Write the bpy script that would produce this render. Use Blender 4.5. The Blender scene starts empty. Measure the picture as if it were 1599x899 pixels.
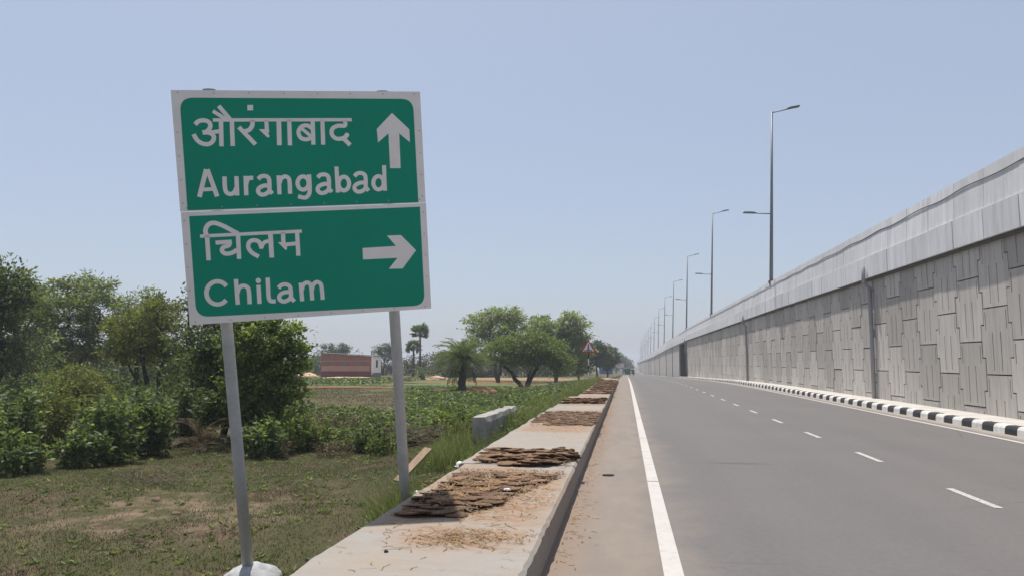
import bpy, math, random
import numpy as np
from mathutils import Vector, Matrix, noise

SC = bpy.context.scene
COL = SC.collection
R = math.radians
rng = np.random.default_rng(11)
random.seed(11)

# ------------------------------------------------------------------ camera
CAM_H = 1.5
YAW, PITCH = R(8.732), R(5.686)
cd = bpy.data.cameras.new('camera')
cam = bpy.data.objects.new('camera', cd)
COL.objects.link(cam)
cam.location = (0, 0, CAM_H)
cam.rotation_euler = (R(90) + PITCH, 0, YAW)
cd.sensor_fit = 'HORIZONTAL'
cd.sensor_width = 36.0
cd.lens = 36.0 * 1150.0 / 1599.0
cd.clip_start = 0.05
cd.clip_end = 6000
SC.camera = cam

# ------------------------------------------------------------------ sky, sun, exposure
SUN_EL, SUN_AZ = R(70), R(-31)          # azimuth from +Y, negative = to the left
w = bpy.data.worlds.new('World'); SC.world = w; w.use_nodes = True
wn = w.node_tree.nodes; wl = w.node_tree.links
sky = wn.new('ShaderNodeTexSky'); sky.sky_type = 'NISHITA'; sky.sun_disc = False
sky.sun_elevation = SUN_EL; sky.sun_rotation = SUN_AZ
sky.altitude = 100; sky.air_density = 1.0; sky.dust_density = 2.0; sky.ozone_density = 2.0
veil = wn.new('ShaderNodeMix'); veil.data_type = 'RGBA'; veil.inputs[0].default_value = 0.62   # even veil of high haze over the whole sky
wl.new(sky.outputs[0], veil.inputs[6]); veil.inputs[7].default_value = (3.15, 3.5, 4.3, 1)
wl.new(veil.outputs[2], wn['Background'].inputs[0]); wn['Background'].inputs[1].default_value = 0.108
sl = bpy.data.lights.new('sun', 'SUN'); sl.energy = 4.0; sl.angle = R(0.9); sl.color = (1.0, 0.95, 0.875)
sun = bpy.data.objects.new('sun', sl); COL.objects.link(sun)
sdir = Vector((math.sin(SUN_AZ) * math.cos(SUN_EL), math.cos(SUN_AZ) * math.cos(SUN_EL), math.sin(SUN_EL)))
sun.rotation_euler = sdir.to_track_quat('Z', 'Y').to_euler(); sun.location = (-30, 40, 60)
SC.view_settings.view_transform = 'Standard'; SC.view_settings.look = 'None'
SC.view_settings.gamma = 1.0; SC.view_settings.exposure = 0.46
SC.view_settings.use_curve_mapping = False
SC.render.engine = 'CYCLES'
SC.cycles.max_bounces = 6; SC.cycles.volume_bounces = 0; SC.cycles.transparent_max_bounces = 4
SC.cycles.use_denoising = True

# ------------------------------------------------------------------ pixel helper (photo pixels 1599 x 899 -> a point at a chosen distance)
_s, _c = math.sin, math.cos
FW = np.array([-_s(YAW) * _c(PITCH), _c(YAW) * _c(PITCH), _s(PITCH)])
RT = np.array([_c(YAW), _s(YAW), 0.0])
UP = np.array([_s(YAW) * _s(PITCH), -_c(YAW) * _s(PITCH), _c(PITCH)])
ORG = np.array([0, 0, CAM_H])
def ray(px, py): return FW + RT * (px - 799.5) / 1150.0 + UP * (449.5 - py) / 1150.0
def at(px, Y, py=564.0):
    d = ray(px, py); return ORG + d * (Y / d[1])

# ------------------------------------------------------------------ heights of the place
def zr(y):                                   # road profile along its length: level, then falling away
    y = np.asarray(y, float)
    a = np.clip((y - 38.0) / 30.0, 0, None)
    z = np.where(a < 1, -0.0145 * 15.0 * a * a, -0.0145 * (y - 53.0))
    far = y > 330
    return np.where(far, -0.0145 * 277 - 0.0042 * (y - 330), z)
FYS = [-300, 0, 8, 20, 45, 75, 105, 150, 220, 330, 600, 2500]
FZS = [-0.66, -0.66, -0.66, -0.68, -0.72, -0.76, -0.85, -1.15, -2.0, -3.6, -5.6, -8.0]
def gz(x, y):                                # field height left of the road
    z = float(np.interp(y, FYS, FZS))
    z += 0.05 * noise.noise(Vector((x * 0.35, y * 0.35, 0))) + 0.03 * noise.noise(Vector((x * 1.3, y * 1.3, 3)))
    z += 0.14 * math.exp(-((x + 9.4) ** 2 / 11 + (y - 11.2) ** 2 / 3.0))
    bank = min(1.0, max(0.0, (y - 11.0) / 6.0)); t = min(1.0, max(0.0, (x + 6.2) / 3.9)); t = t * t * (3 - 2 * t) * bank
    z = z * (1 - t) + (float(zr(y)) - 0.02) * t
    t = min(1.0, max(0.0, (x + 3.0) / 0.9)) * (1 - bank); z += 0.22 * t
    if y > 22: z += 0.10 * noise.noise(Vector((x * 0.06, y * 0.06, 7)))
    if x > -2.1:
        t = min(1, (x + 2.1) / 0.3); z = z * (1 - t) + (float(zr(y)) - 0.75) * t
    return z

# ------------------------------------------------------------------ mesh helpers
def new_mesh(name, verts, faces, smooth=False):
    v = np.asarray(verts, dtype=np.float32).reshape(-1, 3)
    me = bpy.data.meshes.new(name)
    if isinstance(faces, np.ndarray):
        n, k = faces.shape
        me.vertices.add(len(v)); me.vertices.foreach_set('co', v.ravel())
        me.loops.add(n * k); me.loops.foreach_set('vertex_index', faces.astype(np.int32).ravel())
        me.polygons.add(n); me.polygons.foreach_set('loop_start', np.arange(0, n * k, k, dtype=np.int32))
        me.polygons.foreach_set('loop_total', np.full(n, k, dtype=np.int32))
        me.update(calc_edges=True)
    else:
        me.from_pydata([tuple(map(float, q)) for q in v], [], [tuple(int(i) for i in f) for f in faces]); me.update()
    if smooth: me.polygons.foreach_set('use_smooth', np.ones(len(me.polygons), dtype=bool))
    return me
def link(name, me, mat=None, parent=None, loc=(0, 0, 0), rot=(0, 0, 0), scale=None):
    o = bpy.data.objects.new(name, me); COL.objects.link(o)
    if mat is not None and not me.materials: me.materials.append(mat)
    if parent is not None: o.parent = parent
    o.location = loc; o.rotation_euler = rot
    if scale is not None: o.scale = scale
    return o
def tag(o, label=None, cat=None, group=None, kind=None):
    if label: o['label'] = label
    if cat: o['category'] = cat
    if group: o['group'] = group
    if kind: o['kind'] = kind
    return o
def thing(name, label, cat, loc=(0, 0, 0), rz=0, group=None):
    o = bpy.data.objects.new(name, None); COL.objects.link(o); o.empty_display_size = 0.2
    o.location = tuple(float(q) for q in loc); o.rotation_euler = (0, 0, rz)
    return tag(o, label, cat, group)
class MB:
    def __init__(s): s.v = []; s.f = []
    def add(s, v, f):
        b = len(s.v); s.v += [tuple(map(float, q)) for q in v]; s.f += [tuple(i + b for i in q) for q in f]; return s
    def box(s, x0, x1, y0, y1, z0, z1):
        return s.add([(x0, y0, z0), (x1, y0, z0), (x1, y1, z0), (x0, y1, z0), (x0, y0, z1), (x1, y0, z1), (x1, y1, z1), (x0, y1, z1)],
                     [(0, 3, 2, 1), (4, 5, 6, 7), (0, 1, 5, 4), (1, 2, 6, 5), (2, 3, 7, 6), (3, 0, 4, 7)])
    def tube(s, pts, rad, n=8, cap=True):
        pts = [Vector(p) for p in pts]
        if not hasattr(rad, '__len__'): rad = [rad] * len(pts)
        vs = []; fs = []
        ref = Vector((0.3, 1, 0.12)).normalized()
        for i, p in enumerate(pts):
            d = (pts[min(i + 1, len(pts) - 1)] - pts[max(i - 1, 0)]).normalized()
            rr = ref if abs(d.dot(ref)) < 0.9 else Vector((1, 0, 0))
            a = d.cross(rr).normalized(); b = d.cross(a)
            for k in range(n):
                t = 2 * math.pi * k / n
                vs.append(p + (a * math.cos(t) + b * math.sin(t)) * rad[i])
        for i in range(len(pts) - 1):
            for k in range(n):
                fs.append((i * n + k, i * n + (k + 1) % n, (i + 1) * n + (k + 1) % n, (i + 1) * n + k))
        if cap:
            fs.append(tuple(range(n))[::-1]); fs.append(tuple((len(pts) - 1) * n + k for k in range(n)))
        return s.add(vs, fs)
    def prism(s, poly, axis, a, b):           # poly in the two other axes, extruded along axis
        n = len(poly); vs = []
        for t in (a, b):
            for p in poly:
                q = list(p); q.insert(axis, t); vs.append(q)
        fs = [tuple(range(n))[::-1], tuple(range(n, 2 * n))]
        fs += [(i, (i + 1) % n, n + (i + 1) % n, n + i) for i in range(n)]
        return s.add(vs, fs)
    def mesh(s, name, smooth=False): return new_mesh(name, s.v, s.f, smooth)
    def build(s, name, mat, parent=None, loc=(0, 0, 0), smooth=False, rot=(0, 0, 0)):
        return link(name, s.mesh(name, smooth), mat, parent, loc, rot)
def hole_free(me):                            # consistent normals
    import bmesh
    bm = bmesh.new(); bm.from_mesh(me); bmesh.ops.recalc_face_normals(bm, faces=bm.faces); bm.to_mesh(me); bm.free(); return me

# ------------------------------------------------------------------ material helpers
class NT:
    def __init__(s, name):
        s.m = bpy.data.materials.new(name); s.m.use_nodes = True; s.t = s.m.node_tree
        s.b = s.t.nodes['Principled BSDF']; s.out = s.t.nodes['Material Output']
    def n(s, typ, **kw):
        q = s.t.nodes.new(typ)
        for k, v in kw.items(): setattr(q, k, v)
        return q
    def l(s, a, b): s.t.links.new(a, b)
    def pos(s):
        if not hasattr(s, '_p'): s._p = s.n('ShaderNodeNewGeometry')
        return s._p.outputs['Position']
    def geo(s): s.pos(); return s._p
    def objc(s):
        if not hasattr(s, '_o'): s._o = s.n('ShaderNodeTexCoord')
        return s._o.outputs['Object']
    def scale(s, vec, sc):
        q = s.n('ShaderNodeVectorMath', operation='MULTIPLY'); s.l(vec, q.inputs[0]); q.inputs[1].default_value = sc; return q.outputs[0]
    def noise(s, vec, scale, detail=4, rough=0.55, dist=0.0):
        q = s.n('ShaderNodeTexNoise'); q.inputs['Scale'].default_value = scale; q.inputs['Detail'].default_value = detail
        q.inputs['Roughness'].default_value = rough; q.inputs['Distortion'].default_value = dist
        s.l(vec, q.inputs['Vector']); return q.outputs['Fac']
    def ramp(s, fac, a, b, ca=(0, 0, 0, 1), cb=(1, 1, 1, 1)):
        q = s.n('ShaderNodeValToRGB'); e = q.color_ramp.elements
        e[0].position = a; e[1].position = b; e[0].color = ca; e[1].color = cb
        s.l(fac, q.inputs[0]); return q.outputs[0]
    def mix(s, fac, a, b, mode='MIX'):
        q = s.n('ShaderNodeMix', data_type='RGBA', blend_type=mode)
        for i, x in ((0, fac), (6, a), (7, b)):
            if hasattr(x, 'is_output'): s.l(x, q.inputs[i])
            elif i == 0: q.inputs[0].default_value = x
            else: q.inputs[i].default_value = (*x, 1) if len(x) == 3 else x
        return q.outputs[2]
    def math(s, op, a, b=0.0, clamp=False):
        q = s.n('ShaderNodeMath', operation=op, use_clamp=clamp)
        for i, x in enumerate((a, b)):
            if hasattr(x, 'is_output'): s.l(x, q.inputs[i])
            else: q.inputs[i].default_value = x
        return q.outputs[0]
    def band(s, v, a, b, soft):               # 1 where a < v < b
        up = s.n('ShaderNodeMapRange', clamp=True); s.l(v, up.inputs[0]); up.inputs[1].default_value = a - soft; up.inputs[2].default_value = a + soft
        dn = s.n('ShaderNodeMapRange', clamp=True); s.l(v, dn.inputs[0]); dn.inputs[1].default_value = b + soft; dn.inputs[2].default_value = b - soft
        return s.math('MULTIPLY', up.outputs[0], dn.outputs[0])
    def xyz(s, v):
        q = s.n('ShaderNodeSeparateXYZ'); s.l(v, q.inputs[0]); return q.outputs
    def bump(s, h, strength=0.3, dist=0.01):
        q = s.n('ShaderNodeBump'); q.inputs['Strength'].default_value = strength; q.inputs['Distance'].default_value = dist
        s.l(h, q.inputs['Height']); s.l(q.outputs[0], s.b.inputs['Normal'])
    def done(s, col, rough=0.8, spec=0.3, metal=0.0):
        if hasattr(col, 'is_output'): s.l(col, s.b.inputs['Base Color'])
        else: s.b.inputs['Base Color'].default_value = (*col, 1)
        if hasattr(rough, 'is_output'): s.l(rough, s.b.inputs['Roughness'])
        else: s.b.inputs['Roughness'].default_value = rough
        s.b.inputs['Specular IOR Level'].default_value = spec; s.b.inputs['Metallic'].default_value = metal
        return s.m
def vary(c, k): return tuple(min(1, x * k) for x in c)
def rough_mat(name, c, k=0.25, scale=6.0, rough=0.8, spec=0.3, bump=0.2, bscale=None, per_obj=0.0, space='pos', metal=0.0, stretch=None):
    t = NT(name); p = t.pos() if space == 'pos' else t.objc()
    if stretch: p = t.scale(p, stretch)
    n1 = t.noise(p, scale, 5, 0.6)
    col = t.mix(t.ramp(n1, 0.3, 0.7), vary(c, 1 - k), vary(c, 1 + k))
    n2 = t.noise(p, scale * 7, 3, 0.6)
    col = t.mix(0.35, col, t.mix(n2, vary(c, 0.6), vary(c, 1.35)))
    if per_obj:
        oi = t.n('ShaderNodeObjectInfo')
        col = t.mix(1.0, col, t.mix(oi.outputs['Random'], (1 - per_obj,) * 3, (1 + per_obj,) * 3), 'MULTIPLY')
    if bump: t.bump(t.noise(p, bscale or scale * 9, 3, 0.7), bump)
    return t.done(col, rough, spec, metal)
def leaf_mat(name, c1, c2, c3=None, trans=0.35, gloss=0.3):
    t = NT(name); g = t.geo()
    rp = t.n('ShaderNodeValToRGB'); e = rp.color_ramp.elements
    e[0].color = (*c1, 1); e[1].color = (*c2, 1)
    if c3: q = e.new(0.86); q.color = (*c2, 1); e[-1].color = (*c3, 1)
    t.l(g.outputs['Random Per Island'], rp.inputs[0])
    big = t.noise(t.pos(), 0.9, 2)
    col = t.mix(1.0, rp.outputs[0], t.ramp(big, 0.3, 0.7, (0.72, 0.74, 0.7, 1), (1.25, 1.22, 1.15, 1)), 'MULTIPLY')
    t.done(col, 0.55, gloss)
    tr = t.n('ShaderNodeBsdfTranslucent'); t.l(t.mix(1.0, col, (1.25, 1.35, 0.7), 'MULTIPLY'), tr.inputs[0])
    ms = t.n('ShaderNodeMixShader'); ms.inputs[0].default_value = trans
    t.l(t.b.outputs[0], ms.inputs[1]); t.l(tr.outputs[0], ms.inputs[2]); t.l(ms.outputs[0], t.out.inputs[0])
    return t.m

KS = 1.078                                    # slab stations were measured for a higher slab; brought to its true height
M = {}
# asphalt, with the tan dust that lies over the shoulder and drifts over the edge line
t = NT('asphalt'); p = t.pos(); x, y, z = t.xyz(p)
grain = t.noise(p, 90, 3, 0.7); patch = t.noise(p, 0.35, 5, 0.6); streak = t.noise(t.scale(p, (1.4, 0.05, 1)), 1.0, 4, 0.6)
col = t.mix(grain, (0.080, 0.0755, 0.0735), (0.148, 0.140, 0.136))
col = t.mix(t.ramp(patch, 0.35, 0.7), col, t.mix(1.0, col, (1.13, 1.10, 1.07), 'MULTIPLY'))
col = t.mix(t.math('MULTIPLY', t.ramp(streak, 0.45, 0.75), 0.5), col, t.mix(1.0, col, (0.86, 0.86, 0.87), 'MULTIPLY'))
col = t.mix(.55, col, t.mix(1.0, col, t.ramp(t.noise(p, 17, 4, .75), .3, .7, (.80, .80, .80, 1), (1.2, 1.2, 1.2, 1)), 'MULTIPLY'))
trk = None
for a in (1.05, 2.75, 4.7, 6.3):
    q = t.band(x, a - .16, a + .16, .22); trk = q if trk is None else t.math('MAXIMUM', trk, q)
col = t.mix(t.math('MULTIPLY', t.math('MULTIPLY', trk, t.ramp(t.noise(t.scale(p, (1, .06, 1)), 2.0, 4, .6), .3, .65)), .45), col, t.mix(1.0, col, (.84, .84, .85), 'MULTIPLY'))
col = t.mix(t.math('MULTIPLY', t.ramp(t.noise(p, 1.1, 6, .75), .60, .72), .5), col, t.mix(1.0, col, (.78, .78, .79), 'MULTIPLY'))
col = t.mix(t.math('MULTIPLY', t.ramp(t.noise(p, .9, 7, .8, .6), .62, .78), .45), col, (.165, .155, .145))
vor = t.n('ShaderNodeTexVoronoi', feature='DISTANCE_TO_EDGE'); vor.inputs['Scale'].default_value = .33; t.l(t.mix(.12, p, t.n('ShaderNodeTexNoise').outputs['Color']), vor.inputs['Vector'])
crk = t.math('MULTIPLY', t.ramp(vor.outputs['Distance'], .0015, .004, (1, 1, 1, 1), (0, 0, 0, 1)), t.ramp(t.noise(p, .25, 3), .5, .6)); col = t.mix(t.math('MULTIPLY', crk, .6), col, (.05, .048, .046))
speck = t.ramp(t.noise(p, 260, 2, 0.5), 0.70, 0.74); col = t.mix(t.math('MULTIPLY', speck, 0.45), col, (0.42, 0.41, 0.39))
skid = t.math('MULTIPLY', t.band(y, 11.42, 11.58, 0.05), t.band(x, 1.25, 2.05, 0.15)); col = t.mix(t.math('MULTIPLY', skid, 0.55), col, (0.05, 0.05, 0.05))
edge = t.math('ADD', x, t.math('MULTIPLY', t.math('SUBTRACT', t.noise(p, 0.9, 5, 0.65), 0.5), 1.3))
mr = t.n('ShaderNodeMapRange', clamp=True); t.l(edge, mr.inputs[0]); mr.inputs[1].default_value = 0.75; mr.inputs[2].default_value = 0.05
dustc = t.mix(t.noise(p, 3.5, 5, 0.65), (0.205, 0.162, 0.125), (0.275, 0.228, 0.185))
dustc = t.mix(t.math('MULTIPLY', grain, 0.5), dustc, (0.15, 0.132, 0.117))
col = t.mix(t.math('MULTIPLY', mr.outputs[0], t.ramp(t.noise(t.scale(p, (1.5, 0.35, 1)), 1.6, 5, 0.65), 0.25, 0.62, (0.55,) * 3 + (1,), (0.95,) * 3 + (1,))), col, dustc)
mr2 = t.n('ShaderNodeMapRange', clamp=True); t.l(t.math('ADD', x, t.math('MULTIPLY', t.noise(p, 4, 4, 0.7), 0.28)), mr2.inputs[0]); mr2.inputs[1].default_value = -0.12; mr2.inputs[2].default_value = -0.38
col = t.mix(t.math('MULTIPLY', mr2.outputs[0], 0.6), col, (0.225, 0.155, 0.112))
mrr = t.n('ShaderNodeMapRange', clamp=True); t.l(t.math('ADD', x, t.math('MULTIPLY', t.noise(p, 1.2, 4, 0.7), 0.3)), mrr.inputs[0]); mrr.inputs[1].default_value = 7.45; mrr.inputs[2].default_value = 7.8
col = t.mix(t.math('MULTIPLY', mrr.outputs[0], 0.7), col, (0.34, 0.30, 0.25))
t.bump(grain, 0.35, 0.006); M['asphalt'] = t.done(col, 0.82, 0.35)
# road paint
t = NT('road_paint'); p = t.pos()
wear = t.ramp(t.noise(p, 14, 6, 0.75), 0.54, 0.70); cr = t.ramp(t.noise(t.scale(p, (0.6, 5, 1)), 2.2, 3, 0.6), 0.66, 0.70)
col = t.mix(t.noise(p, 2.5, 4), (0.38, 0.355, 0.33), (0.52, 0.49, 0.46))
col = t.mix(t.math('MULTIPLY', t.math('MAXIMUM', wear, cr), 0.6), col, (0.24, 0.22, 0.20)); M['paint'] = t.done(col, 0.7, 0.3)
t = NT('worn_road_paint'); p = t.pos()
col = t.mix(t.ramp(t.noise(p, 22, 6, 0.75), 0.45, 0.68), (0.46, 0.45, 0.435), (0.16, 0.155, 0.15)); M['worn_paint'] = t.done(col, 0.7, 0.3)
# slab concrete: pale, tan dusted, straw coloured stains where dung was laid out
t = NT('slab_concrete'); p = t.pos(); x, y, z = t.xyz(p)
n1 = t.noise(p, 1.3, 6, 0.65); n2 = t.noise(p, 40, 3, 0.7); n3 = t.noise(t.scale(p, (0.7, 2.6, 1)), 3.0, 6, 0.7)
col = t.mix(n1, (0.255, 0.238, 0.218), (0.35, 0.332, 0.310)); col = t.mix(t.math('MULTIPLY', n2, 0.4), col, (0.19, 0.176, 0.16))
tan = t.ramp(n3, 0.42, 0.68); col = t.mix(t.math('MULTIPLY', tan, 0.55), col, (0.275, 0.212, 0.155))
col = t.mix(t.math('MULTIPLY', t.ramp(t.noise(t.scale(p, (.8, 1.6, 1)), 1.1, 6, .7), .44, .66), .55), col, (.305, .232, .165))
col = t.mix(t.math('MULTIPLY', t.ramp(t.noise(t.scale(p, (1, 3.0, 1)), 11, 5, .75), .62, .72), .6), col, (.15, .118, .09))
st = None
for (a, b, c_, d) in ((-1.5, -0.68, 4.55, 5.15), (-1.8, -0.6, 5.3, 7.9), (-1.8, -0.6, 12.2, 17.6), (-1.75, -0.6, 19.6, 24.4), (-1.75, -0.6, 25.5, 60), (-1.9, -1.0, 7.7, 8.15)):
    q = t.math('MULTIPLY', t.band(x, a * KS, b * KS, 0.15), t.band(y, c_ * KS, d * KS, 0.18)); st = q if st is None else t.math('MAXIMUM', st, q)
col = t.mix(t.math('MULTIPLY', st, t.ramp(t.noise(t.scale(p, (1, 2.2, 1)), 5.5, 6, 0.75), 0.34, 0.58)), col, (0.27, 0.165, 0.095))
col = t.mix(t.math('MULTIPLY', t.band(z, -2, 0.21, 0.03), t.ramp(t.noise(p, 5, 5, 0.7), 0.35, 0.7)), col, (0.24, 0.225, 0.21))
t.bump(t.noise(p, 26, 5, 0.7), 0.35, 0.012); M['slab'] = t.done(col, 0.9, 0.2)
# precast wall panels
t = NT('wall_panel_concrete'); p = t.pos(); oi = t.n('ShaderNodeObjectInfo')
c1 = t.mix(t.noise(p, 0.55, 5, 0.6), (0.395, 0.370, 0.340), (0.535, 0.505, 0.468))
c1 = t.mix(1.0, c1, t.mix(oi.outputs['Random'], (0.80, 0.79, 0.775), (1.17, 1.165, 1.155)), 'MULTIPLY')
c1 = t.mix(t.math('MULTIPLY', t.ramp(t.noise(t.scale(p, (1, 4.0, 0.28)), 1.5, 5, 0.7), 0.46, 0.8), 0.7), c1, (0.25, 0.232, 0.205))
x, y, z = t.xyz(p)
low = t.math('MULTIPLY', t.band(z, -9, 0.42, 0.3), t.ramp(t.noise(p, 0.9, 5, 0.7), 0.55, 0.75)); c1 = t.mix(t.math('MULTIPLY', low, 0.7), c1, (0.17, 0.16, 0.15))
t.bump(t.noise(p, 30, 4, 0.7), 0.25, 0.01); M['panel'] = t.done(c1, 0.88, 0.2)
M['joint'] = rough_mat('wall_joint_backing', (0.10, 0.095, 0.09), 0.2, 3)
t = NT('parapet_concrete'); p = t.pos(); oi = t.n('ShaderNodeObjectInfo')
c1 = t.mix(t.noise(p, 0.7, 6, 0.65), (0.60, 0.60, 0.61), (0.76, 0.76, 0.77))
c1 = t.mix(1.0, c1, t.mix(oi.outputs['Random'], (0.90, 0.90, 0.90), (1.07, 1.07, 1.08)), 'MULTIPLY')
c1 = t.mix(t.math('MULTIPLY', t.ramp(t.noise(t.scale(p, (1, 3.0, 0.35)), 1.3, 5, 0.7), 0.42, 0.8), 0.75), c1, (0.40, 0.39, 0.38))
t.bump(t.noise(p, 20, 4, 0.7), 0.25, 0.012); M['parapet'] = t.done(c1, 0.85, 0.2)
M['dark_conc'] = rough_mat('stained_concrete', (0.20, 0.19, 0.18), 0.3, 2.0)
M['shade_conc'] = rough_mat('shade_toned_concrete', (0.05, 0.052, 0.058), 0.3, 1.0)  # underpass inside: plain concrete, its shade painted in as a near-black tone
M['pave'] = rough_mat('pavement_concrete', (0.46, 0.435, 0.40), 0.2, 1.5, bump=0.3)
M['kerb_white'] = rough_mat('kerb_white_paint', (0.60, 0.585, 0.555), 0.28, 5, 0.6, per_obj=0.06)
M['kerb_black'] = rough_mat('kerb_black_paint', (0.026, 0.026, 0.027), 0.5, 6, 0.55, per_obj=0.2)
M['galv'] = rough_mat('galvanised_steel', (0.47, 0.465, 0.455), 0.16, 5, 0.6, 0.4, 0.05, metal=0.1)
M['pole'] = rough_mat('lamp_pole_steel', (0.20, 0.205, 0.215), 0.1, 3, 0.5, 0.5, 0.0, metal=0.3)
M['lamp'] = rough_mat('luminaire_casing', (0.13, 0.135, 0.14), 0.1, 3, 0.5)
M['pvc'] = rough_mat('grey_pipe', (0.30, 0.305, 0.32), 0.15, 3, 0.6)
M['cable'] = rough_mat('cable_black', (0.035, 0.035, 0.04), 0.1, 3, 0.6)
t = NT('sign_green_sheeting'); p = t.pos()
col = t.mix(t.noise(p, 2.2, 4, 0.6), (0.004, 0.27, 0.175), (0.006, 0.30, 0.195)); M['green'] = t.done(col, 0.55, 0.22)
t = NT('sign_white_sheeting'); p = t.pos()
col = t.mix(t.ramp(t.noise(p, 4, 5, 0.65), 0.4, 0.75), (0.88, 0.85, 0.83), (0.80, 0.765, 0.745)); M['sign_white'] = t.done(col, 0.5, 0.4)
M['sign_back'] = rough_mat('aluminium_back', (0.45, 0.45, 0.45), 0.1, 3, 0.5, metal=0.4)
M['rivet'] = rough_mat('rivet_grey', (0.42, 0.41, 0.41), 0.1, 3, 0.5, bump=0)
M['outline'] = rough_mat('letter_edge_green', (0.006, 0.10, 0.07), 0.1, 3, 0.5, bump=0)
M['foundation'] = rough_mat('white_concrete_footing', (0.36, 0.36, 0.36), 0.35, 14, 0.9, bump=0.6, bscale=30)
M['stub'] = rough_mat('headwall_concrete', (0.29, 0.275, 0.25), 0.45, 3.5, 0.9, bump=0.5, bscale=16)
t = NT('dung'); p = t.objc(); oi = t.n('ShaderNodeObjectInfo')
col = t.mix(t.noise(p, 16, 5, 0.7), (0.105, 0.066, 0.043), (0.265, 0.172, 0.112))
col = t.mix(t.ramp(t.noise(p, 60, 3, 0.7), 0.56, 0.66), col, (0.40, 0.28, 0.17))
col = t.mix(1.0, col, t.mix(oi.outputs['Random'], (0.65, 0.66, 0.68), (1.25, 1.2, 1.15)), 'MULTIPLY')
t.bump(t.noise(p, 45, 5, 0.75), 0.8, 0.02); M['dung'] = t.done(col, 0.95, 0.1)
M['dung_dark'] = rough_mat('dung_grey', (0.10, 0.09, 0.08), 0.4, 20, 0.95, 0.1, 0.8, 50, per_obj=0.25, space='obj')
M['dung_crumb'] = rough_mat('dung_crumbled', (0.145, 0.092, 0.060), 0.35, 14, 0.95, 0.1, 0.9, 50, per_obj=0.25, space='obj')
M['straw'] = leaf_mat('straw', (0.22, 0.12, 0.055), (0.40, 0.26, 0.13), (0.10, 0.06, 0.035), 0.0, 0.1)
M['dung_bits'] = leaf_mat('dung_fibre', (0.10, 0.065, 0.042), (0.24, 0.16, 0.10), (0.33, 0.23, 0.13), 0.0, 0.1)
M['plastic'] = rough_mat('white_plastic', (0.75, 0.75, 0.74), 0.08, 6, 0.4)
M['bark'] = rough_mat('bark', (0.085, 0.065, 0.05), 0.35, 5, 0.95, 0.1, 0.7, 30)
M['bark_dark'] = rough_mat('dark_bark', (0.040, 0.033, 0.028), 0.35, 5, 0.95, 0.1, 0.7, 30)
M['twig'] = rough_mat('dry_twig', (0.20, 0.155, 0.115), 0.3, 6, 0.95, 0.1, 0)
M['palm_trunk'] = rough_mat('palm_trunk', (0.085, 0.072, 0.060), 0.4, 4, 0.95, 0.1, 0.8, 20)
M['wood'] = rough_mat('weathered_plank', (0.30, 0.22, 0.15), 0.3, 4, 0.9, 0.1, 0.4, stretch=(4, 1, 1))
L = {}
L['mid'] = leaf_mat('leaf_mid_green', (0.088, 0.124, 0.038), (0.190, 0.235, 0.074), (0.32, 0.34, 0.125), 0.48)
L['dark'] = leaf_mat('leaf_dark_green', (0.056, 0.080, 0.034), (0.118, 0.148, 0.062), (0.21, 0.24, 0.11), 0.45)
L['feather'] = leaf_mat('leaf_feathery_grey_green', (0.105, 0.132, 0.060), (0.205, 0.24, 0.11), (0.30, 0.325, 0.155), 0.48)
L['olive'] = leaf_mat('leaf_olive', (0.098, 0.118, 0.036), (0.190, 0.208, 0.064), (0.29, 0.275, 0.10), 0.45)
L['pale'] = leaf_mat('leaf_pale_sage', (0.15, 0.19, 0.085), (0.28, 0.315, 0.165), (0.42, 0.44, 0.28), 0.5)
L['bright'] = leaf_mat('leaf_bright_green', (0.064, 0.096, 0.036), (0.150, 0.196, 0.074), (0.35, 0.39, 0.19), 0.45, 0.35)
L['blue'] = leaf_mat('leaf_far_green', (0.070, 0.098, 0.060), (0.125, 0.160, 0.092))
L['palm'] = leaf_mat('palm_leaflet', (0.100, 0.135, 0.062), (0.21, 0.245, 0.115), (0.31, 0.33, 0.17), 0.42, 0.3)
L['dry'] = leaf_mat('dry_leaf', (0.110, 0.082, 0.050), (0.205, 0.150, 0.090), (0.10, 0.12, 0.05), 0.15)
L['scrub'] = leaf_mat('scrub_grey', (0.075, 0.085, 0.060), (0.125, 0.135, 0.095), (0.16, 0.14, 0.10))
L['crop'] = leaf_mat('field_leaf', (0.050, 0.080, 0.028), (0.140, 0.180, 0.065), (0.36, 0.37, 0.15), 0.4, 0.3)
# short turf blades: green and straw by patch
t = NT('turf_blade'); g = t.geo(); n1 = t.noise(t.pos(), 0.75, 5, 0.65); n2 = t.noise(t.pos(), 3.0, 3)
col = t.mix(g.outputs['Random Per Island'], (0.072, 0.092, 0.030), (0.148, 0.165, 0.060))
col = t.mix(t.ramp(n1, 0.50, 0.66), col, t.mix(g.outputs['Random Per Island'], (0.080, 0.060, 0.034), (0.140, 0.110, 0.062)))
col = t.mix(t.ramp(n2, 0.55, 0.75), col, (0.052, 0.080, 0.022)); t.done(col, 0.7, 0.2)
tr = t.n('ShaderNodeBsdfTranslucent'); t.l(col, tr.inputs[0]); ms = t.n('ShaderNodeMixShader'); ms.inputs[0].default_value = 0.3
t.l(t.b.outputs[0], ms.inputs[1]); t.l(tr.outputs[0], ms.inputs[2]); t.l(ms.outputs[0], t.out.inputs[0]); M['turf'] = t.m
L['verge'] = leaf_mat('verge_blade', (0.085, 0.110, 0.042), (0.175, 0.205, 0.088), (0.31, 0.28, 0.16), 0.45)
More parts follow.
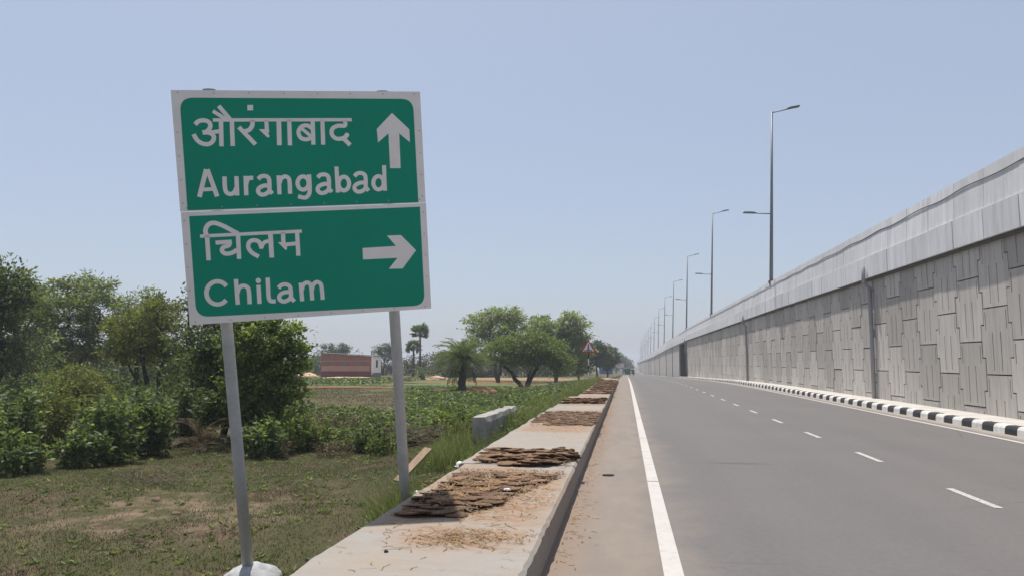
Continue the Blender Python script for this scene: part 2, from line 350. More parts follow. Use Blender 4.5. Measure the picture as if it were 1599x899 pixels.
# ground
t = NT('field_soil'); p = t.pos(); x, y, z = t.xyz(p)
nA = t.noise(p, 0.75, 5, 0.65); nB = t.noise(p, 4.5, 6, 0.7); nC = t.noise(p, 0.12, 4, 0.6)
soil = t.mix(nB, (0.055, 0.038, 0.026), (0.130, 0.092, 0.062)); soil = t.mix(t.ramp(nB, 0.56, 0.74), soil, (0.19, 0.138, 0.098))
turf = t.mix(nB, (0.042, 0.042, 0.018), (0.085, 0.078, 0.038))
col = t.mix(t.ramp(nA, 0.50, 0.64), turf, soil)
bare = t.math('MULTIPLY', t.band(x, -8.0, -4.9, 0.9), t.band(y, 8.4, 11.6, 0.9)); col = t.mix(t.math('MULTIPLY', bare, t.ramp(t.noise(p, 1.6, 5, 0.7), 0.45, 0.62)), col, (0.185, 0.135, 0.092))
yw = t.math('ADD', y, t.math('MULTIPLY', t.noise(t.scale(p, (0.12, 0.4, 1)), 1.0, 3), 9.0))
farc = t.mix(t.noise(t.scale(p, (0.25, 1.0, 1)), 0.6, 6, 0.7), (0.070, 0.060, 0.032), (0.125, 0.102, 0.060))
farc = t.mix(t.math('MULTIPLY', t.ramp(nC, 0.40, 0.58), 0.8), farc, (0.088, 0.10, 0.038))
col = t.mix(t.band(yw, 28, 5000, 3.0), col, farc)
col = t.mix(t.math('MULTIPLY', t.band(yw, 68, 88, 1.5), 0.8), col, (0.10, 0.15, 0.055))
col = t.mix(t.math('MULTIPLY', t.band(yw, 98, 112, 1.5), 0.6), col, (0.36, 0.255, 0.165))
t.bump(nB, 0.6, 0.06); M['soil'] = t.done(col, 0.95, 0.1)
M['red_soil'] = rough_mat('red_soil', (0.27, 0.135, 0.075), 0.25, 2.5, 0.95, 0.1, 0.6, 12)
M['clod'] = rough_mat('clod_soil', (0.19, 0.14, 0.10), 0.3, 12, 0.95, 0.1, 0.6, 30)
M['sand'] = rough_mat('sand', (0.55, 0.38, 0.25), 0.12, 2.0, 0.95, 0.1, 0.4, 12)
M['brick_red'] = rough_mat('brick_red', (0.26, 0.118, 0.092), 0.25, 1.2, 0.9, bump=0)
M['plaster_pink'] = rough_mat('pink_plaster', (0.42, 0.235, 0.19), 0.12, 0.8, 0.9, bump=0)
M['maroon'] = rough_mat('maroon_paint', (0.16, 0.045, 0.042), 0.15, 1.0, 0.8, bump=0)
M['white_wash'] = rough_mat('white_wash', (0.85, 0.85, 0.85), 0.04, 1.0, 0.8, bump=0)
M['roof'] = rough_mat('roof_sheet', (0.16, 0.14, 0.13), 0.2, 1.0, 0.7, bump=0)
M['black'] = rough_mat('dark_opening', (0.015, 0.015, 0.017), 0.1, 1, 0.8, bump=0)
M['sign_red'] = rough_mat('sign_red', (0.50, 0.03, 0.03), 0.08, 3, 0.5, bump=0)
M['white'] = rough_mat('white_paint', (0.76, 0.76, 0.75), 0.06, 3, 0.5, bump=0)
M['blue_paint'] = rough_mat('blue_paint', (0.05, 0.12, 0.32), 0.15, 1, 0.6, bump=0)
M['pink_board'] = rough_mat('faded_board', (0.60, 0.42, 0.42), 0.1, 1, 0.6, bump=0)
M['veh_green'] = rough_mat('vehicle_green', (0.03, 0.09, 0.06), 0.1, 2, 0.35, bump=0)
M['veh_cream'] = rough_mat('vehicle_cream', (0.62, 0.60, 0.52), 0.06, 2, 0.4, bump=0)
M['rubber'] = rough_mat('rubber', (0.025, 0.025, 0.025), 0.1, 2, 0.8, bump=0)
M['glass'] = rough_mat('dark_glass', (0.03, 0.04, 0.05), 0.05, 2, 0.1, 0.5, bump=0)
M['skin'] = rough_mat('skin', (0.20, 0.12, 0.08), 0.05, 3, 0.6, bump=0)
M['cloth_white'] = rough_mat('white_cloth', (0.74, 0.73, 0.71), 0.06, 3, 0.9, bump=0)
M['cloth_dark'] = rough_mat('dark_cloth', (0.06, 0.06, 0.08), 0.1, 3, 0.9, bump=0)

# ================================================================== THE SETTING
# ---- ground sheet
xs = np.unique(np.concatenate([np.linspace(-2200, -200, 16), np.linspace(-200, -40, 36), np.linspace(-40, -14, 60), np.arange(-14, -1.6, 0.11), np.linspace(-1.6, 40, 16), np.linspace(40, 2200, 16)]))
ys = np.unique(np.concatenate([np.linspace(-300, 2, 14), np.arange(2, 19, 0.12), np.linspace(19, 60, 90), np.linspace(60, 200, 80), np.linspace(200, 2500, 40)]))
V = np.array([(x, y, gz(x, y)) for y in ys for x in xs])
nx = len(xs); idx = np.arange((len(ys) - 1) * nx).reshape(len(ys) - 1, nx)[:, :-1].ravel()
F_ = np.stack([idx, idx + 1, idx + 1 + nx, idx + nx], 1)
tag(link('ground', new_mesh('ground', V, F_, True), M['soil']), kind='structure')

# ---- strip helper: a sheet that follows the road profile
def strip(x0, x1, y0, y1, dz, nxs=2, step=4.0):
    xx = np.linspace(x0, x1, nxs); n = max(2, int((y1 - y0) / step) + 1); yy = np.linspace(y0, y1, n)
    zz = zr(yy) + dz
    v = np.array([(a, b, c_) for b, c_ in zip(yy, zz) for a in xx])
    i = np.arange((n - 1) * nxs).reshape(n - 1, nxs)[:, :-1].ravel()
    return v, np.stack([i, i + 1, i + 1 + nxs, i + nxs], 1)
road = link('road', new_mesh('road', *strip(-0.75, 7.86, -30, 900, 0.0, 5, 3.0)), M['asphalt']); tag(road, kind='structure')
def marking(name, x0, x1, y0, y1, mat, dz=0.004):
    return link(name, new_mesh(name, *strip(x0, x1, y0, y1, dz, 2, 3.0)), mat, road)
for a, b in ((-20, 9.6), (9.64, 14.9), (14.95, 20.4), (20.45, 109)): marking('edge_line', 0.245, 0.385, a, b, M['paint'])
marking('edge_line', 0.245, 0.385, 132, 700, M['paint'])
marking('edge_line', 7.19, 7.31, -20, 108, M['paint']); marking('edge_line', 7.19, 7.31, 140, 700, M['paint'])
for k in range(-3, 29): marking('lane_dash', 3.73, 3.82, 8.43 + 3.555 * k, 9.63 + 3.555 * k, M['worn_paint'])

# ---- pavement and kerb on the right
pv, pf = strip(8.02, 9.25, -20, 112.5, 0.155, 3, 2.0)
tag(link('pavement', new_mesh('pavement', pv, pf), M['pave']), kind='structure')
kerb = bpy.data.objects.new('kerb', None); COL.objects.link(kerb); tag(kerb, kind='structure')
kp = [(7.80, -0.1), (7.815, 0.12), (7.845, 0.17), (7.90, 0.185), (8.03, 0.185), (8.03, -0.1)]
kme = {}
for nm in ('white', 'black'):
    me = MB().prism([(a - 7.8, b) for a, b in kp], 1, 0.004, 0.492).mesh('kerb_stone'); hole_free(me); me.materials.append(M['kerb_' + nm]); kme[nm] = me
for k in range(0, 118):
    for j, nm in enumerate(('white', 'black')):
        yk = -4 + k + 0.5 * j
        if yk > 112: continue
        link('kerb_stone', kme[nm], None, kerb, (7.8 + random.uniform(-.006, .006), yk, float(zr(yk + .25)) + random.uniform(-.005, .005)), (0, 0, random.uniform(-.01, .01)))

# ---- raised covered drain on the left: concrete slab sections
fp = bpy.data.objects.new('footpath', None); COL.objects.link(fp); tag(fp, kind='structure')
def slab_section(y0, y1, xl, xr, ztop):
    ny = max(3, int((y1 - y0) / (0.10 if y0 < 20 else 0.4))); yy = np.linspace(y0, y1, ny)
    prof = [(xl, -1.1), (xl + 0.01, -0.05), (xl, -0.02), (xl + 0.03, 0.0), (xl + 0.45, 0.004), (xr - 0.35, 0.002), (xr - 0.022, 0.0), (xr + 0.002, -0.024), (xr, -0.12), (xr - 0.004, -1.1)]
    vs = []
    for yv in yy:
        c_ = 0.010 * noise.noise(Vector((yv * 1.7, 1, 0))) + 0.012 * noise.noise(Vector((yv * 9, 2, 0)))
        lf = 0.035 * noise.noise(Vector((yv * 1.1, 5, 0))) + 0.02 * noise.noise(Vector((yv * 6, 6, 0)))
        chip = max(0, noise.noise(Vector((yv * 4, 9, 0))) - 0.25) * 0.07
        for i, (px, pz) in enumerate(prof):
            dx = lf if i < 4 else (c_ if i in (6, 7) else 0.0)
            if i == 6: dx -= chip
            zz = float(zr(yv)) + (ztop + pz if pz > -0.5 else pz)
            if i in (3, 4, 5, 6): zz += 0.004 * noise.noise(Vector((px * 2, yv * 1.5, 3)))
            vs.append((px + dx, yv, zz))
    n = len(prof); fs = []
    for r in range(ny - 1):
        for i in range(n - 1): fs.append((r * n + i, r * n + i + 1, (r + 1) * n + i + 1, (r + 1) * n + i))
    fs += [tuple(range(n)), tuple((ny - 1) * n + i for i in range(n))[::-1]]
    me = new_mesh('slab', vs, fs); hole_free(me)
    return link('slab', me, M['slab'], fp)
for (a, b, xl, xr, zt) in ((-6, 8.95, -2.00, -0.61, .262), (8.98, 20.1, -2.05, -0.61, .264), (20.16, 26.7, -2.02, -0.60, .258), (26.74, 37.6, -1.76, -0.60, .262), (37.65, 48, -1.72, -0.595, .266), (48.04, 60, -1.72, -0.59, .262)):
    slab_section(a, b, xl, xr, zt)

# ---- retaining wall of the flyover, right
WX = 9.1
def wall_top(y):                             # underside of the parapet
    return np.interp(y, [-50, 17, 46, 112, 170, 243, 455, 900], [4.50, 4.53, 4.63, 4.60, 4.05, 3.0, 1.25, -2.0])
rw = thing('retaining_wall', 'tall grey retaining wall of interlocking grooved concrete panels beside the road', 'wall', (WX, 8, 0))
b = MB(); b.box(0.075, 0.6, -2, 106.2, -2.6, 4.50); b.build('wall_backing', M['joint'], rw)
PH, PW = 1.68, 1.40
def panel_mesh(zlo, zhi):                     # cruciform panel: narrow top and bottom, wide middle; heightfield of cells with grooves
    hw, nw = PW / 2 + 0.075, PW / 2 - 0.075; gp = 0.016; gw = 0.036
    xb = sorted({-hw + gp, -nw + gp, nw - gp, hw - gp, *[s_ * a for s_ in (-1, 1) for a in (0.505, 0.505 + gw, 0.185, 0.185 + gw)]})
    q1, q2 = PH * 0.25, PH * 0.75
    zb = sorted({gp, q1 + gp, q2 - gp, PH - gp, PH - 0.09, PH * 0.67, PH * 0.63, 0.10})
    zb = [q for q in zb if zlo < q < zhi]
    if not zb or zb[0] > zlo: zb = [zlo] + zb
    if zb[-1] < zhi: zb = zb + [zhi]
    zb = [max(gp, min(PH - gp, q)) for q in zb]; zb = sorted(set(zb))
    def depth(xm, zm):
        wide = q1 + gp < zm < q2 - gp
        if abs(xm) > (hw if wide else nw) - gp + 1e-6: return None
        if PH * 0.67 < zm < PH - 0.09 and 0.505 < abs(xm) < 0.505 + gw: return 0.055
        if 0.10 < zm < PH * 0.63 and 0.185 < abs(xm) < 0.185 + gw: return 0.055
        return 0.0
    m_ = MB(); D = {}
    for i in range(len(xb) - 1):
        for j in range(len(zb) - 1): D[i, j] = depth((xb[i] + xb[i + 1]) / 2, (zb[j] + zb[j + 1]) / 2)
    BK = 0.10
    for (i, j), d in D.items():
        if d is None: continue
        x0, x1, z0, z1 = xb[i], xb[i + 1], zb[j], zb[j + 1]
        m_.add([(d, x0, z0), (d, x1, z0), (d, x1, z1), (d, x0, z1)], [(0, 3, 2, 1)])
        for (di, dj, e) in ((-1, 0, ((x0, z0), (x0, z1))), (1, 0, ((x1, z0), (x1, z1))), (0, -1, ((x0, z0), (x1, z0))), (0, 1, ((x0, z1), (x1, z1)))):
            o = D.get((i + di, j + dj), None); o = BK if o is None else o
            if o > d: m_.add([(d, *e[0]), (d, *e[1]), (o, *e[1]), (o, *e[0])], [(0, 1, 2, 3)])
    me = m_.mesh('panel'); me.materials.append(M['panel']); return me
PM = {'full': panel_mesh(0, PH), 'top': panel_mesh(0, 4.66 - 3.69), 'sliver': panel_mesh(0, .14)}
cols = int(106 / PW) + 1
for k in range(cols):
    yc = 7.30 + PW * k; A = k % 2 == 0
    if yc + PW / 2 > 114.3: break
    rows = [(-1.35, 'full'), (0.33, 'full'), (2.01, 'full'), (3.69, 'top')] if A else [(-0.51, 'full'), (1.17, 'full'), (2.85, 'full'), (4.53, 'sliver')]
    if not A and yc > 85: rows = [(-2.19, 'full')] + rows
    if A and yc < 45: rows = [(-1.35, 'full')] + rows[1:]
    for z0, kind in rows:
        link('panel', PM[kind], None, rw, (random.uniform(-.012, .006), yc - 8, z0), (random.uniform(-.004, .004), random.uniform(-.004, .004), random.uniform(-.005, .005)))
b = MB(); b.box(-0.03, 0.5, 105.9, 106.45, -2.6, 4.45); b.build('pier', M['panel'], rw)

# wall beyond the underpass: plain bays divided by upright ribs
fw_ = thing('retaining_wall', 'farther stretch of plain retaining wall with upright ribs beyond the underpass gap', 'wall', (WX, 129, 0))
ribs = [129, 148, 171, 204, 238, 272, 306, 340, 380, 430, 500, 600]
for a, c_ in zip(ribs[:-1], ribs[1:]):
    z0a, z0c, z1a, z1c = float(zr(a)) - 1, float(zr(c_)) - 1, float(wall_top(a)), float(wall_top(c_))
    b = MB().add([(0, a - 129 + .12, z0a), (0, c_ - 129 - .12, z0c), (0, c_ - 129 - .12, z1c), (0, a - 129 + .12, z1a), (12, a - 129 + .12, z0a), (12, c_ - 129 - .12, z0c), (12, c_ - 129 - .12, z1c), (12, a - 129 + .12, z1a)],
                 [(0, 3, 2, 1), (4, 5, 6, 7), (3, 7, 6, 2), (0, 4, 7, 3), (1, 2, 6, 5)]); b.build('panel', M['panel'], fw_)
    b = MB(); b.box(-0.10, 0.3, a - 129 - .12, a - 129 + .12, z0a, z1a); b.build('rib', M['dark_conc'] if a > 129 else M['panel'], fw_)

# underpass: deck, girder, inner walls with their shade put into the colour
ud = thing('underpass_deck', 'dark underpass opening with its deck girder between the two retaining walls', 'underpass', (WX, 121.5, 0))
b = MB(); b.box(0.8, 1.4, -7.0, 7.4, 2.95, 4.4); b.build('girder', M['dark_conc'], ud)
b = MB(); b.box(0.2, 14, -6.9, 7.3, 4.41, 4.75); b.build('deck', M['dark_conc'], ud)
b = MB(); b.box(0.66, 13, -8.6, -7.03, -2.6, 4.4); b.build('abutment', M['shade_conc'], ud)
b = MB(); b.box(0.1, 11.9, 7.32, 7.45, -2.6, 4.4); b.build('abutment', M['shade_conc'], ud)
b = MB(); b.box(12.0, 12.4, -7.0, 7.3, -2.6, 2.9); b.build('end_wall', M['shade_conc'], ud)

# ---- parapet: fascia pieces below, barrier pieces above
pp = thing('parapet', 'pale grey concrete parapet running along the top of the flyover', 'parapet', (WX, 8, 4.48))
PX = -0.17
def piece(name, y0, y1, z0, z1, x0, x1, lean=0.0, mat=None):
    za, zc = float(wall_top(y0)) - 4.48, float(wall_top(y1)) - 4.48
    vs = []
    for yv, zz in ((y0, za), (y1, zc)):
        vs += [(x0, yv - 8, zz + z0), (x1, yv - 8, zz + z0), (x1, yv - 8, zz + z1), (x0 + lean, yv - 8, zz + z1)]
    b = MB().add(vs, [(0, 1, 2, 3), (7, 6, 5, 4), (0, 4, 5, 1), (1, 5, 6, 2), (2, 6, 7, 3), (3, 7, 4, 0)])
    me = b.mesh(name); hole_free(me); return link(name, me, mat or M['parapet'], pp)
y0 = 6.0; k = 0
while y0 < 62:
    g = 0.022 if k % 3 else 0.045
    piece('fascia_panel', y0 + g, y0 + 1.72 - 0.004, 0.0, 0.765 + random.uniform(-.006, .006), PX - 0.035 + random.uniform(-.010, .010), 0.5)
    piece('barrier_segment', y0 + (0.05 if k % 5 == 0 else 0.010), y0 + 1.72 - 0.004, 0.77, 1.80 + random.uniform(-.004, .004), PX + random.uniform(-.006, .006), 0.25, 0.05)
    y0 += 1.72; k += 1
ye = y0
for a, c_ in zip([ye, 80, 112, 140, 170, 205, 243, 300, 380, 455], [80, 112, 140, 170, 205, 243, 300, 380, 455, 620]):
    piece('fascia_panel', a + .02, c_ - .02, 0.0, 0.765, PX - 0.035, 0.5); piece('barrier_segment', a + .02, c_ - .02, 0.77, 1.80, PX, 0.25, 0.05)
b = MB(); b.box(0.3, 9, -2, 112, 0.3, 0.6); b.build('deck_slab', M['dark_conc'], pp)
for k in range(9): piece('bearing_strip', 6 + k * 12, 18 + k * 12 - .01, -0.075, -0.006, -0.13, 0.4, 0.0, M['joint'])
# sagging cable clipped along the parapet
pts = []
yv = 7.0
while yv < 130:
    ph = (yv % 3.44) / 3.44
    pts.append((WX + PX + 0.020, yv, float(wall_top(yv)) + 1.52 + 0.022 * math.cos(2 * math.pi * ph) + 0.02 * noise.noise(Vector((yv * .7, 0, 0))))); yv += 0.43 if yv < 60 else 2.0
tag(MB().tube(pts, 0.013, 5).build('cable', M['cable'], smooth=True), 'thin black cable sagging along the outer face of the parapet', 'cable')
# rain pipes
for (yv, top, lab) in ((28.9, 4.75, 'grey rain pipe on the panelled wall, nearest to the viewer'), (57.6, 4.72, 'grey rain pipe on the panelled wall, midway to the underpass'), (113.6, 4.62, 'grey rain pipe at the near corner of the underpass opening')):
    r = thing('rain_pipe', lab, 'pipe', (WX - 0.10, yv, float(zr(yv)) + 0.155), 0, 'rain pipes on the flyover wall')
    zt = top - (float(zr(yv)) + 0.155); lx = random.uniform(-.02, .02)
    MB().tube([(0, 0.12, 0), (0, 0.05, zt * .5), (-0.02, 0.0, zt - .55), (-0.22, -0.02, zt - .38), (-0.22, -0.03, zt + .25)], 0.075, 10).build('pipe', M['pvc'], r, smooth=True)
    for q in (0.2, 0.55): MB().box(-0.085, 0.12, 0.05 - .0, 0.16, zt * q - .02, zt * q + .02).build('clamp', M['rivet'], r)

# ---- street lamps standing on the parapet
ords = ['nearest', 'second', 'third', 'fourth', 'fifth', 'sixth', 'seventh', 'eighth', 'ninth', 'tenth', 'eleventh', 'twelfth', 'thirteenth', 'fourteenth']
pole_me = MB().tube([(0, 0, 0), (0.19, 0, 5), (0.40, 0, 10.85)], [0.115, 0.09, 0.06], 10).mesh('pole', True); pole_me.materials.append(M['pole'])
base_me = MB().box(-.17, .17, -.17, .17, -0.03, 0.03).prism([(-.16, -.02), (.16, -.02), (.10, -.25), (-.10, -.25)], 1, -.1, .1).mesh('base_plate'); hole_free(base_me); base_me.materials.append(M['pole'])
def lum_mesh(s_):
    b = MB().prism([(0.0, 0.03), (s_ * .25, .085), (s_ * .78, .075), (s_ * .82, .03), (s_ * .78, 0.0), (s_ * .1, -.01)], 1, -.13, .13); me = b.mesh('luminaire'); hole_free(me); me.materials.append(M['lamp']); return me
arm_hi = MB().tube([(0, 0, 0), (0.55, 0, 0.10), (1.0, 0, 0.20)], 0.035, 8).mesh('arm', True); arm_hi.materials.append(M['pole'])
arm_lo = MB().tube([(0, 0, 0), (-0.5, 0, 0.03), (-1.0, 0, 0.07)], 0.035, 8).mesh('arm', True); arm_lo.materials.append(M['pole'])
lum_hi, lum_lo = lum_mesh(1), lum_mesh(-1)
for k in range(14):
    yv = 47.6 + 32.6 * k
    r = thing('street_lamp', f'tall grey two-armed street lamp on the flyover parapet, {ords[k]} in the row', 'street lamp', (WX - 0.05, yv, float(wall_top(yv)) + 1.84), random.uniform(-.05, .05), 'street lamps along the flyover')
    link('pole', pole_me, None, r); link('base_plate', base_me, None, r)
    a1 = link('arm', arm_hi, None, r, (0.40, 0, 10.78)); link('luminaire', lum_hi, None, a1, (0.92, 0, 0.19), (0, -0.16, 0))
    a2 = link('arm', arm_lo, None, r, (0.16, 0, 4.25)); link('luminaire', lum_lo, None, a2, (-0.92, 0, 0.055), (0, 0.04, 0))

# ================================================================== THE SIGN
SGS = 1.22; SCN = ORG + SGS * (np.array([-2.509, 5.515, 2.750]) - ORG); SMX = np.array([[0.915, -0.403, -0.012], [0.394, 0.900, -0.189], [0.087, 0.168, 0.982]])
_q, _ = np.linalg.qr(SMX); SMX = _q * np.sign(np.sum(_q * SMX, axis=0))
SW, SH = 1.904 * SGS, 1.80 * SGS
def uv(px, py):
    d = ray(px, py); n_ = SMX[:, 1]; tt = ((SCN - ORG) @ n_) / (d @ n_); q = SMX.T @ (ORG + d * tt - SCN); return q[0], q[2]
def c6(x, y): return uv(270 + x / 3.9975, 150 + y / 3.9975)
def c8(x, y): return uv(290 + x / 4.845, 160 + y / 4.845)
def c9(x, y): return uv(290 + x / 5.992, 340 + y / 5.992)
def c7(x, y): return uv(270 + x / 3.807, 320 + y / 3.807)
base = np.array([-3.1, 7.4, -0.62])
sg = thing('direction_sign', 'big green and white direction sign leaning on two grey posts, left of the road', 'road sign', base)
def sw(u, v, d): return tuple(SCN + SMX @ np.array([u, -d, v]) - base)
def splate(name, poly, d0, d1, mat, parent):
    n = len(poly); vs = [sw(u, v, d1) for u, v in poly] + [sw(u, v, d0) for u, v in poly]
    fs = [tuple(range(n)), tuple(range(n, 2 * n))[::-1]] + [(i, n + i, n + (i + 1) % n, (i + 1) % n) for i in range(n)]
    me = new_mesh(name, vs, fs); hole_free(me); return link(name, me, mat, parent)
vs_ = uv(293, 331)[1]; vs2 = uv(664, 317)[1]
hw, hh = SW / 2, SH / 2
plate = splate('sign_plate', [(-hw, vs_ + .002), (hw, vs2 + .002), (hw, hh), (-hw, hh)], 0, 0.004, M['sign_white'], sg)
plate2 = splate('sign_plate', [(-hw + .004, -hh), (hw + .003, -hh), (hw + .003, vs2 - .002), (-hw + .004, vs_ - .002)], 0.0008, 0.0048, M['sign_white'], sg)
def rounded(poly, rad):
    out = []; n = len(poly)
    for i, p in enumerate(poly):
        r = rad[i]
        if r == 0: out.append(p); continue
        a = Vector(poly[i - 1]) - Vector(p); c_ = Vector(poly[(i + 1) % n]) - Vector(p); a.normalize(); c_.normalize(); p = Vector(p)
        for k in range(9):
            s_ = k / 8; out.append(tuple((p + a * r) * (1 - s_) ** 2 + p * 2 * s_ * (1 - s_) + (p + c_ * r) * s_ ** 2))
    return out
splate('green_field', rounded([c6(92, 715), c6(1532, 665), c6(1498, 20), c6(42, 12)], [0, 0, .12, .12]), 0.003, 0.0056, M['green'], plate)
splate('green_field', rounded([c7(140, 665), c7(1497, 595), c7(1468, 12), c7(97, 68)], [.12, .12, 0, 0]), 0.003, 0.0062, M['green'], plate2)
def smooth_path(pts, k=5):
    if len(pts) < 3: return pts
    P = [Vector(p) for p in pts]; P = [P[0] * 2 - P[1]] + P + [P[-1] * 2 - P[-2]]; out = []
    for i in range(1, len(P) - 2):
        for j in range(k):
            t_ = j / k
            out.append(0.5 * ((2 * P[i]) + (P[i + 1] - P[i - 1]) * t_ + (2 * P[i - 1] - 5 * P[i] + 4 * P[i + 1] - P[i + 2]) * t_ ** 2 + (3 * P[i] - P[i - 1] - 3 * P[i + 1] + P[i + 2]) * t_ ** 3))
    out.append(P[-2]); return [tuple(q) for q in out]
def ribbon(pts, wd, d, closed=False):
    P = [Vector(p) for p in pts]; n = len(P); vs = []
    for i in range(n):
        a = P[i - 1] if (i > 0 or closed) else P[i]; c_ = P[(i + 1) % n] if (i < n - 1 or closed) else P[i]
        e1 = (P[i] - a); e2 = (c_ - P[i]); e1 = e1.normalized() if e1.length > 1e-9 else e2.normalized(); e2 = e2.normalized() if e2.length > 1e-9 else e1
        tg = (e1 + e2).normalized(); nn = Vector((-tg.y, tg.x)); k = 1.0 / max(0.6, abs(nn.dot(Vector((-e1.y, e1.x)))))
        vs += [sw(*(P[i] + nn * wd / 2 * k), d), sw(*(P[i] - nn * wd / 2 * k), d)]
    fs = [(2 * i, 2 * i + 1, 2 * i + 3, 2 * i + 2) for i in range(n - 1)]
    if closed: fs.append((2 * n - 2, 2 * n - 1, 1, 0))
    return vs, fs
LAY = [0.0072]
def letter(name, strokes, cf, parent, wd=0.0325):
    b = MB()
    for st in strokes:
        kind, pts = st[0], st[1]; wl_ = st[2] if len(st) > 2 else wd
        if kind == 'f':
            v = [sw(*cf(*p), LAY[0]) for p in pts]; b.add(v, [tuple(range(len(v)))]); LAY[0] += 0.00004; continue
        if kind == 'e':
            cx, cy, rx, ry = pts; pts = [(cx + rx * math.cos(a), cy + ry * math.sin(a)) for a in np.linspace(0, 2 * math.pi, 29)[:-1]]
            v, f = ribbon([cf(*p) for p in pts], wl_ * SGS, LAY[0], True)
        else:
            q = [cf(*p) for p in pts]
            if kind == 'c': q = smooth_path(q)
            v, f = ribbon(q, wl_ * SGS, LAY[0])
        b.add(v, f); LAY[0] += 0.00004
    LAY[0] = 0.0072
    return b.build(name, M['sign_white'], parent)
def small_a(x, y, cf, par):
    T = lambda *ps: [(x + a, y + b_) for a, b_ in ps]
    letter('letter', [('c', T((548, 582), (570, 562), (604, 559), (628, 576), (634, 616), (635, 664), (656, 692))), ('c', T((634, 630), (592, 632), (556, 650), (549, 678), (572, 699), (606, 694), (634, 672)))], cf, par)
def disc(cx, cy, r): return ('f', [(cx + r * math.cos(a), cy + r * math.sin(a)) for a in np.linspace(0, 2 * math.pi, 21)[:-1]])
def c9to7(q): return ((290 + q[0] / 5.992 - 270) * 3.807, (340 + q[1] / 5.992 - 320) * 3.807)
up = plate
hl = 0.026
letter('devanagari_letter', [('c', [(140, 180), (160, 160), (195, 154), (226, 166), (234, 194), (214, 222), (186, 230)]), ('c', [(186, 230), (226, 232), (254, 250), (252, 280), (222, 302), (178, 296), (148, 272), (130, 240)]),
                           ('l', [(215, 232), (292, 222)], .03), ('l', [(300, 145), (304, 316)]), ('l', [(368, 145), (374, 314)]), ('l', [(250, 96), (336, 150)], .028), ('l', [(286, 64), (356, 146)], .032)], c6, up)
letter('devanagari_letter', [('l', [(250, 152), (1116, 150)], hl)], c6, up)
letter('devanagari_letter', [('c', [(496, 150), (496, 184), (478, 212), (446, 224)]), ('l', [(412, 196), (516, 304)])], c6, up)
letter('vowel_dot', [('f', [(465, 58), (501, 58), (501, 92), (465, 92)][::-1])], c6, up)
letter('devanagari_letter', [('l', [(610, 136), (616, 232)], .031), ('f', [(554, 206), (604, 204), (634, 252), (632, 266), (616, 266)][::-1]), ('l', [(704, 136), (709, 326)])], c8, up, .036)
letter('devanagari_letter', [('l', [(726, 150), (731, 310)])], c6, up)
letter('devanagari_letter', [('c', [(872, 256), (838, 272), (800, 264), (784, 228), (802, 194), (838, 186), (868, 204)], .032), ('l', [(800, 202), (858, 250)], .026), ('l', [(872, 150), (877, 306)])], c6, up)
letter('devanagari_letter', [('l', [(933, 150), (938, 306)])], c6, up)
letter('devanagari_letter', [('c', [(1074, 152), (1073, 186), (1030, 188), (996, 206), (992, 240), (1016, 266), (1052, 268), (1086, 252)]), disc(1085, 246, 15), ('c', [(1060, 266), (1078, 280), (1106, 308)], .034)], c6, up)
letter('letter', [('l', [(104, 717), (156, 508)]), ('l', [(164, 508), (239, 713)]), ('l', [(126, 661), (216, 656)], .029)], c8, up, .034)
letter('letter', [('c', [(294, 562), (297, 640), (308, 680), (338, 695), (368, 682), (384, 648)]), ('l', [(384, 560), (390, 706)])], c8, up)
letter('letter', [('l', [(453, 558), (459, 704)]), ('c', [(458, 622), (466, 590), (484, 573), (511, 574)])], c8, up)
small_a(0, 0, c8, up)
letter('letter', [('l', [(703, 554), (710, 697)]), ('c', [(709, 612), (722, 578), (752, 562), (778, 575), (786, 606), (790, 693)])], c8, up)
letter('letter', [('e', (888, 612, 42, 50)), ('c', [(933, 547), (938, 640), (934, 692), (904, 722), (850, 712)])], c8, up)
small_a(450, -12, c8, up)
letter('letter', [('l', [(1140, 487), (1151, 684)]), ('e', (1196, 616, 40, 52))], c8, up)
small_a(728, -22, c8, up)
letter('letter', [('e', (1458, 610, 39, 50)), ('l', [(1500, 477), (1507, 670)])], c8, up)
letter('arrow', [('f', [(1367, 108), (1475, 210), (1479, 291), (1412, 235), (1421, 452), (1355, 452), (1345, 235), (1280, 292), (1272, 208)][::-1])], c6, up)
lo = plate2
letter('devanagari_letter', [('l', [(203, 176), (213, 330)]), ('c', [(200, 182), (194, 150), (212, 118), (248, 108), (300, 126), (346, 150), (388, 172)], .034)], c7, lo)
letter('devanagari_letter', [('l', [(162, 187), (766, 157)], hl)], c7, lo)
letter('devanagari_letter', [('l', [(254, 226), (350, 219)], .032), ('c', [(340, 220), (332, 242), (302, 252), (292, 272), (312, 290), (350, 286), (382, 268)], .033), ('l', [(387, 172), (394, 322)])], c7, lo)
letter('devanagari_letter', [('c', [(684, 366), (618, 326), (586, 276), (598, 228), (642, 212), (688, 230), (712, 290)]), ('c', [(704, 288), (726, 242), (764, 222), (798, 232)], .03), ('l', [(792, 138), (806, 374)], .036)], c9, lo)
letter('devanagari_letter', [('l', [(654, 162), (658, 244)]), ('f', [c9to7(q) for q in ((864, 232), (922, 226), (950, 262), (946, 300), (930, 300))][::-1]), ('l', [(650, 238), (740, 230)], .03), ('l', [(738, 158), (746, 303)])], c7, lo)
letter('letter', [('c', [(298 + 103 * math.cos(a), 701 + 106 * math.sin(a)) for a in np.linspace(R(-36), R(-322), 15)])], c9, lo, .034)
letter('letter', [('l', [(470, 574), (488, 809)]), ('c', [(485, 704), (500, 656), (538, 635), (578, 650), (592, 694), (599, 804)])], c9, lo)
letter('letter', [('l', [(681, 628), (691, 801)])], c9, lo)
letter('letter_dot', [disc(680, 588, 25)], c9, lo)
letter('letter', [('c', [(767, 560), (772, 660), (777, 742), (796, 776), (842, 778)])], c9, lo)
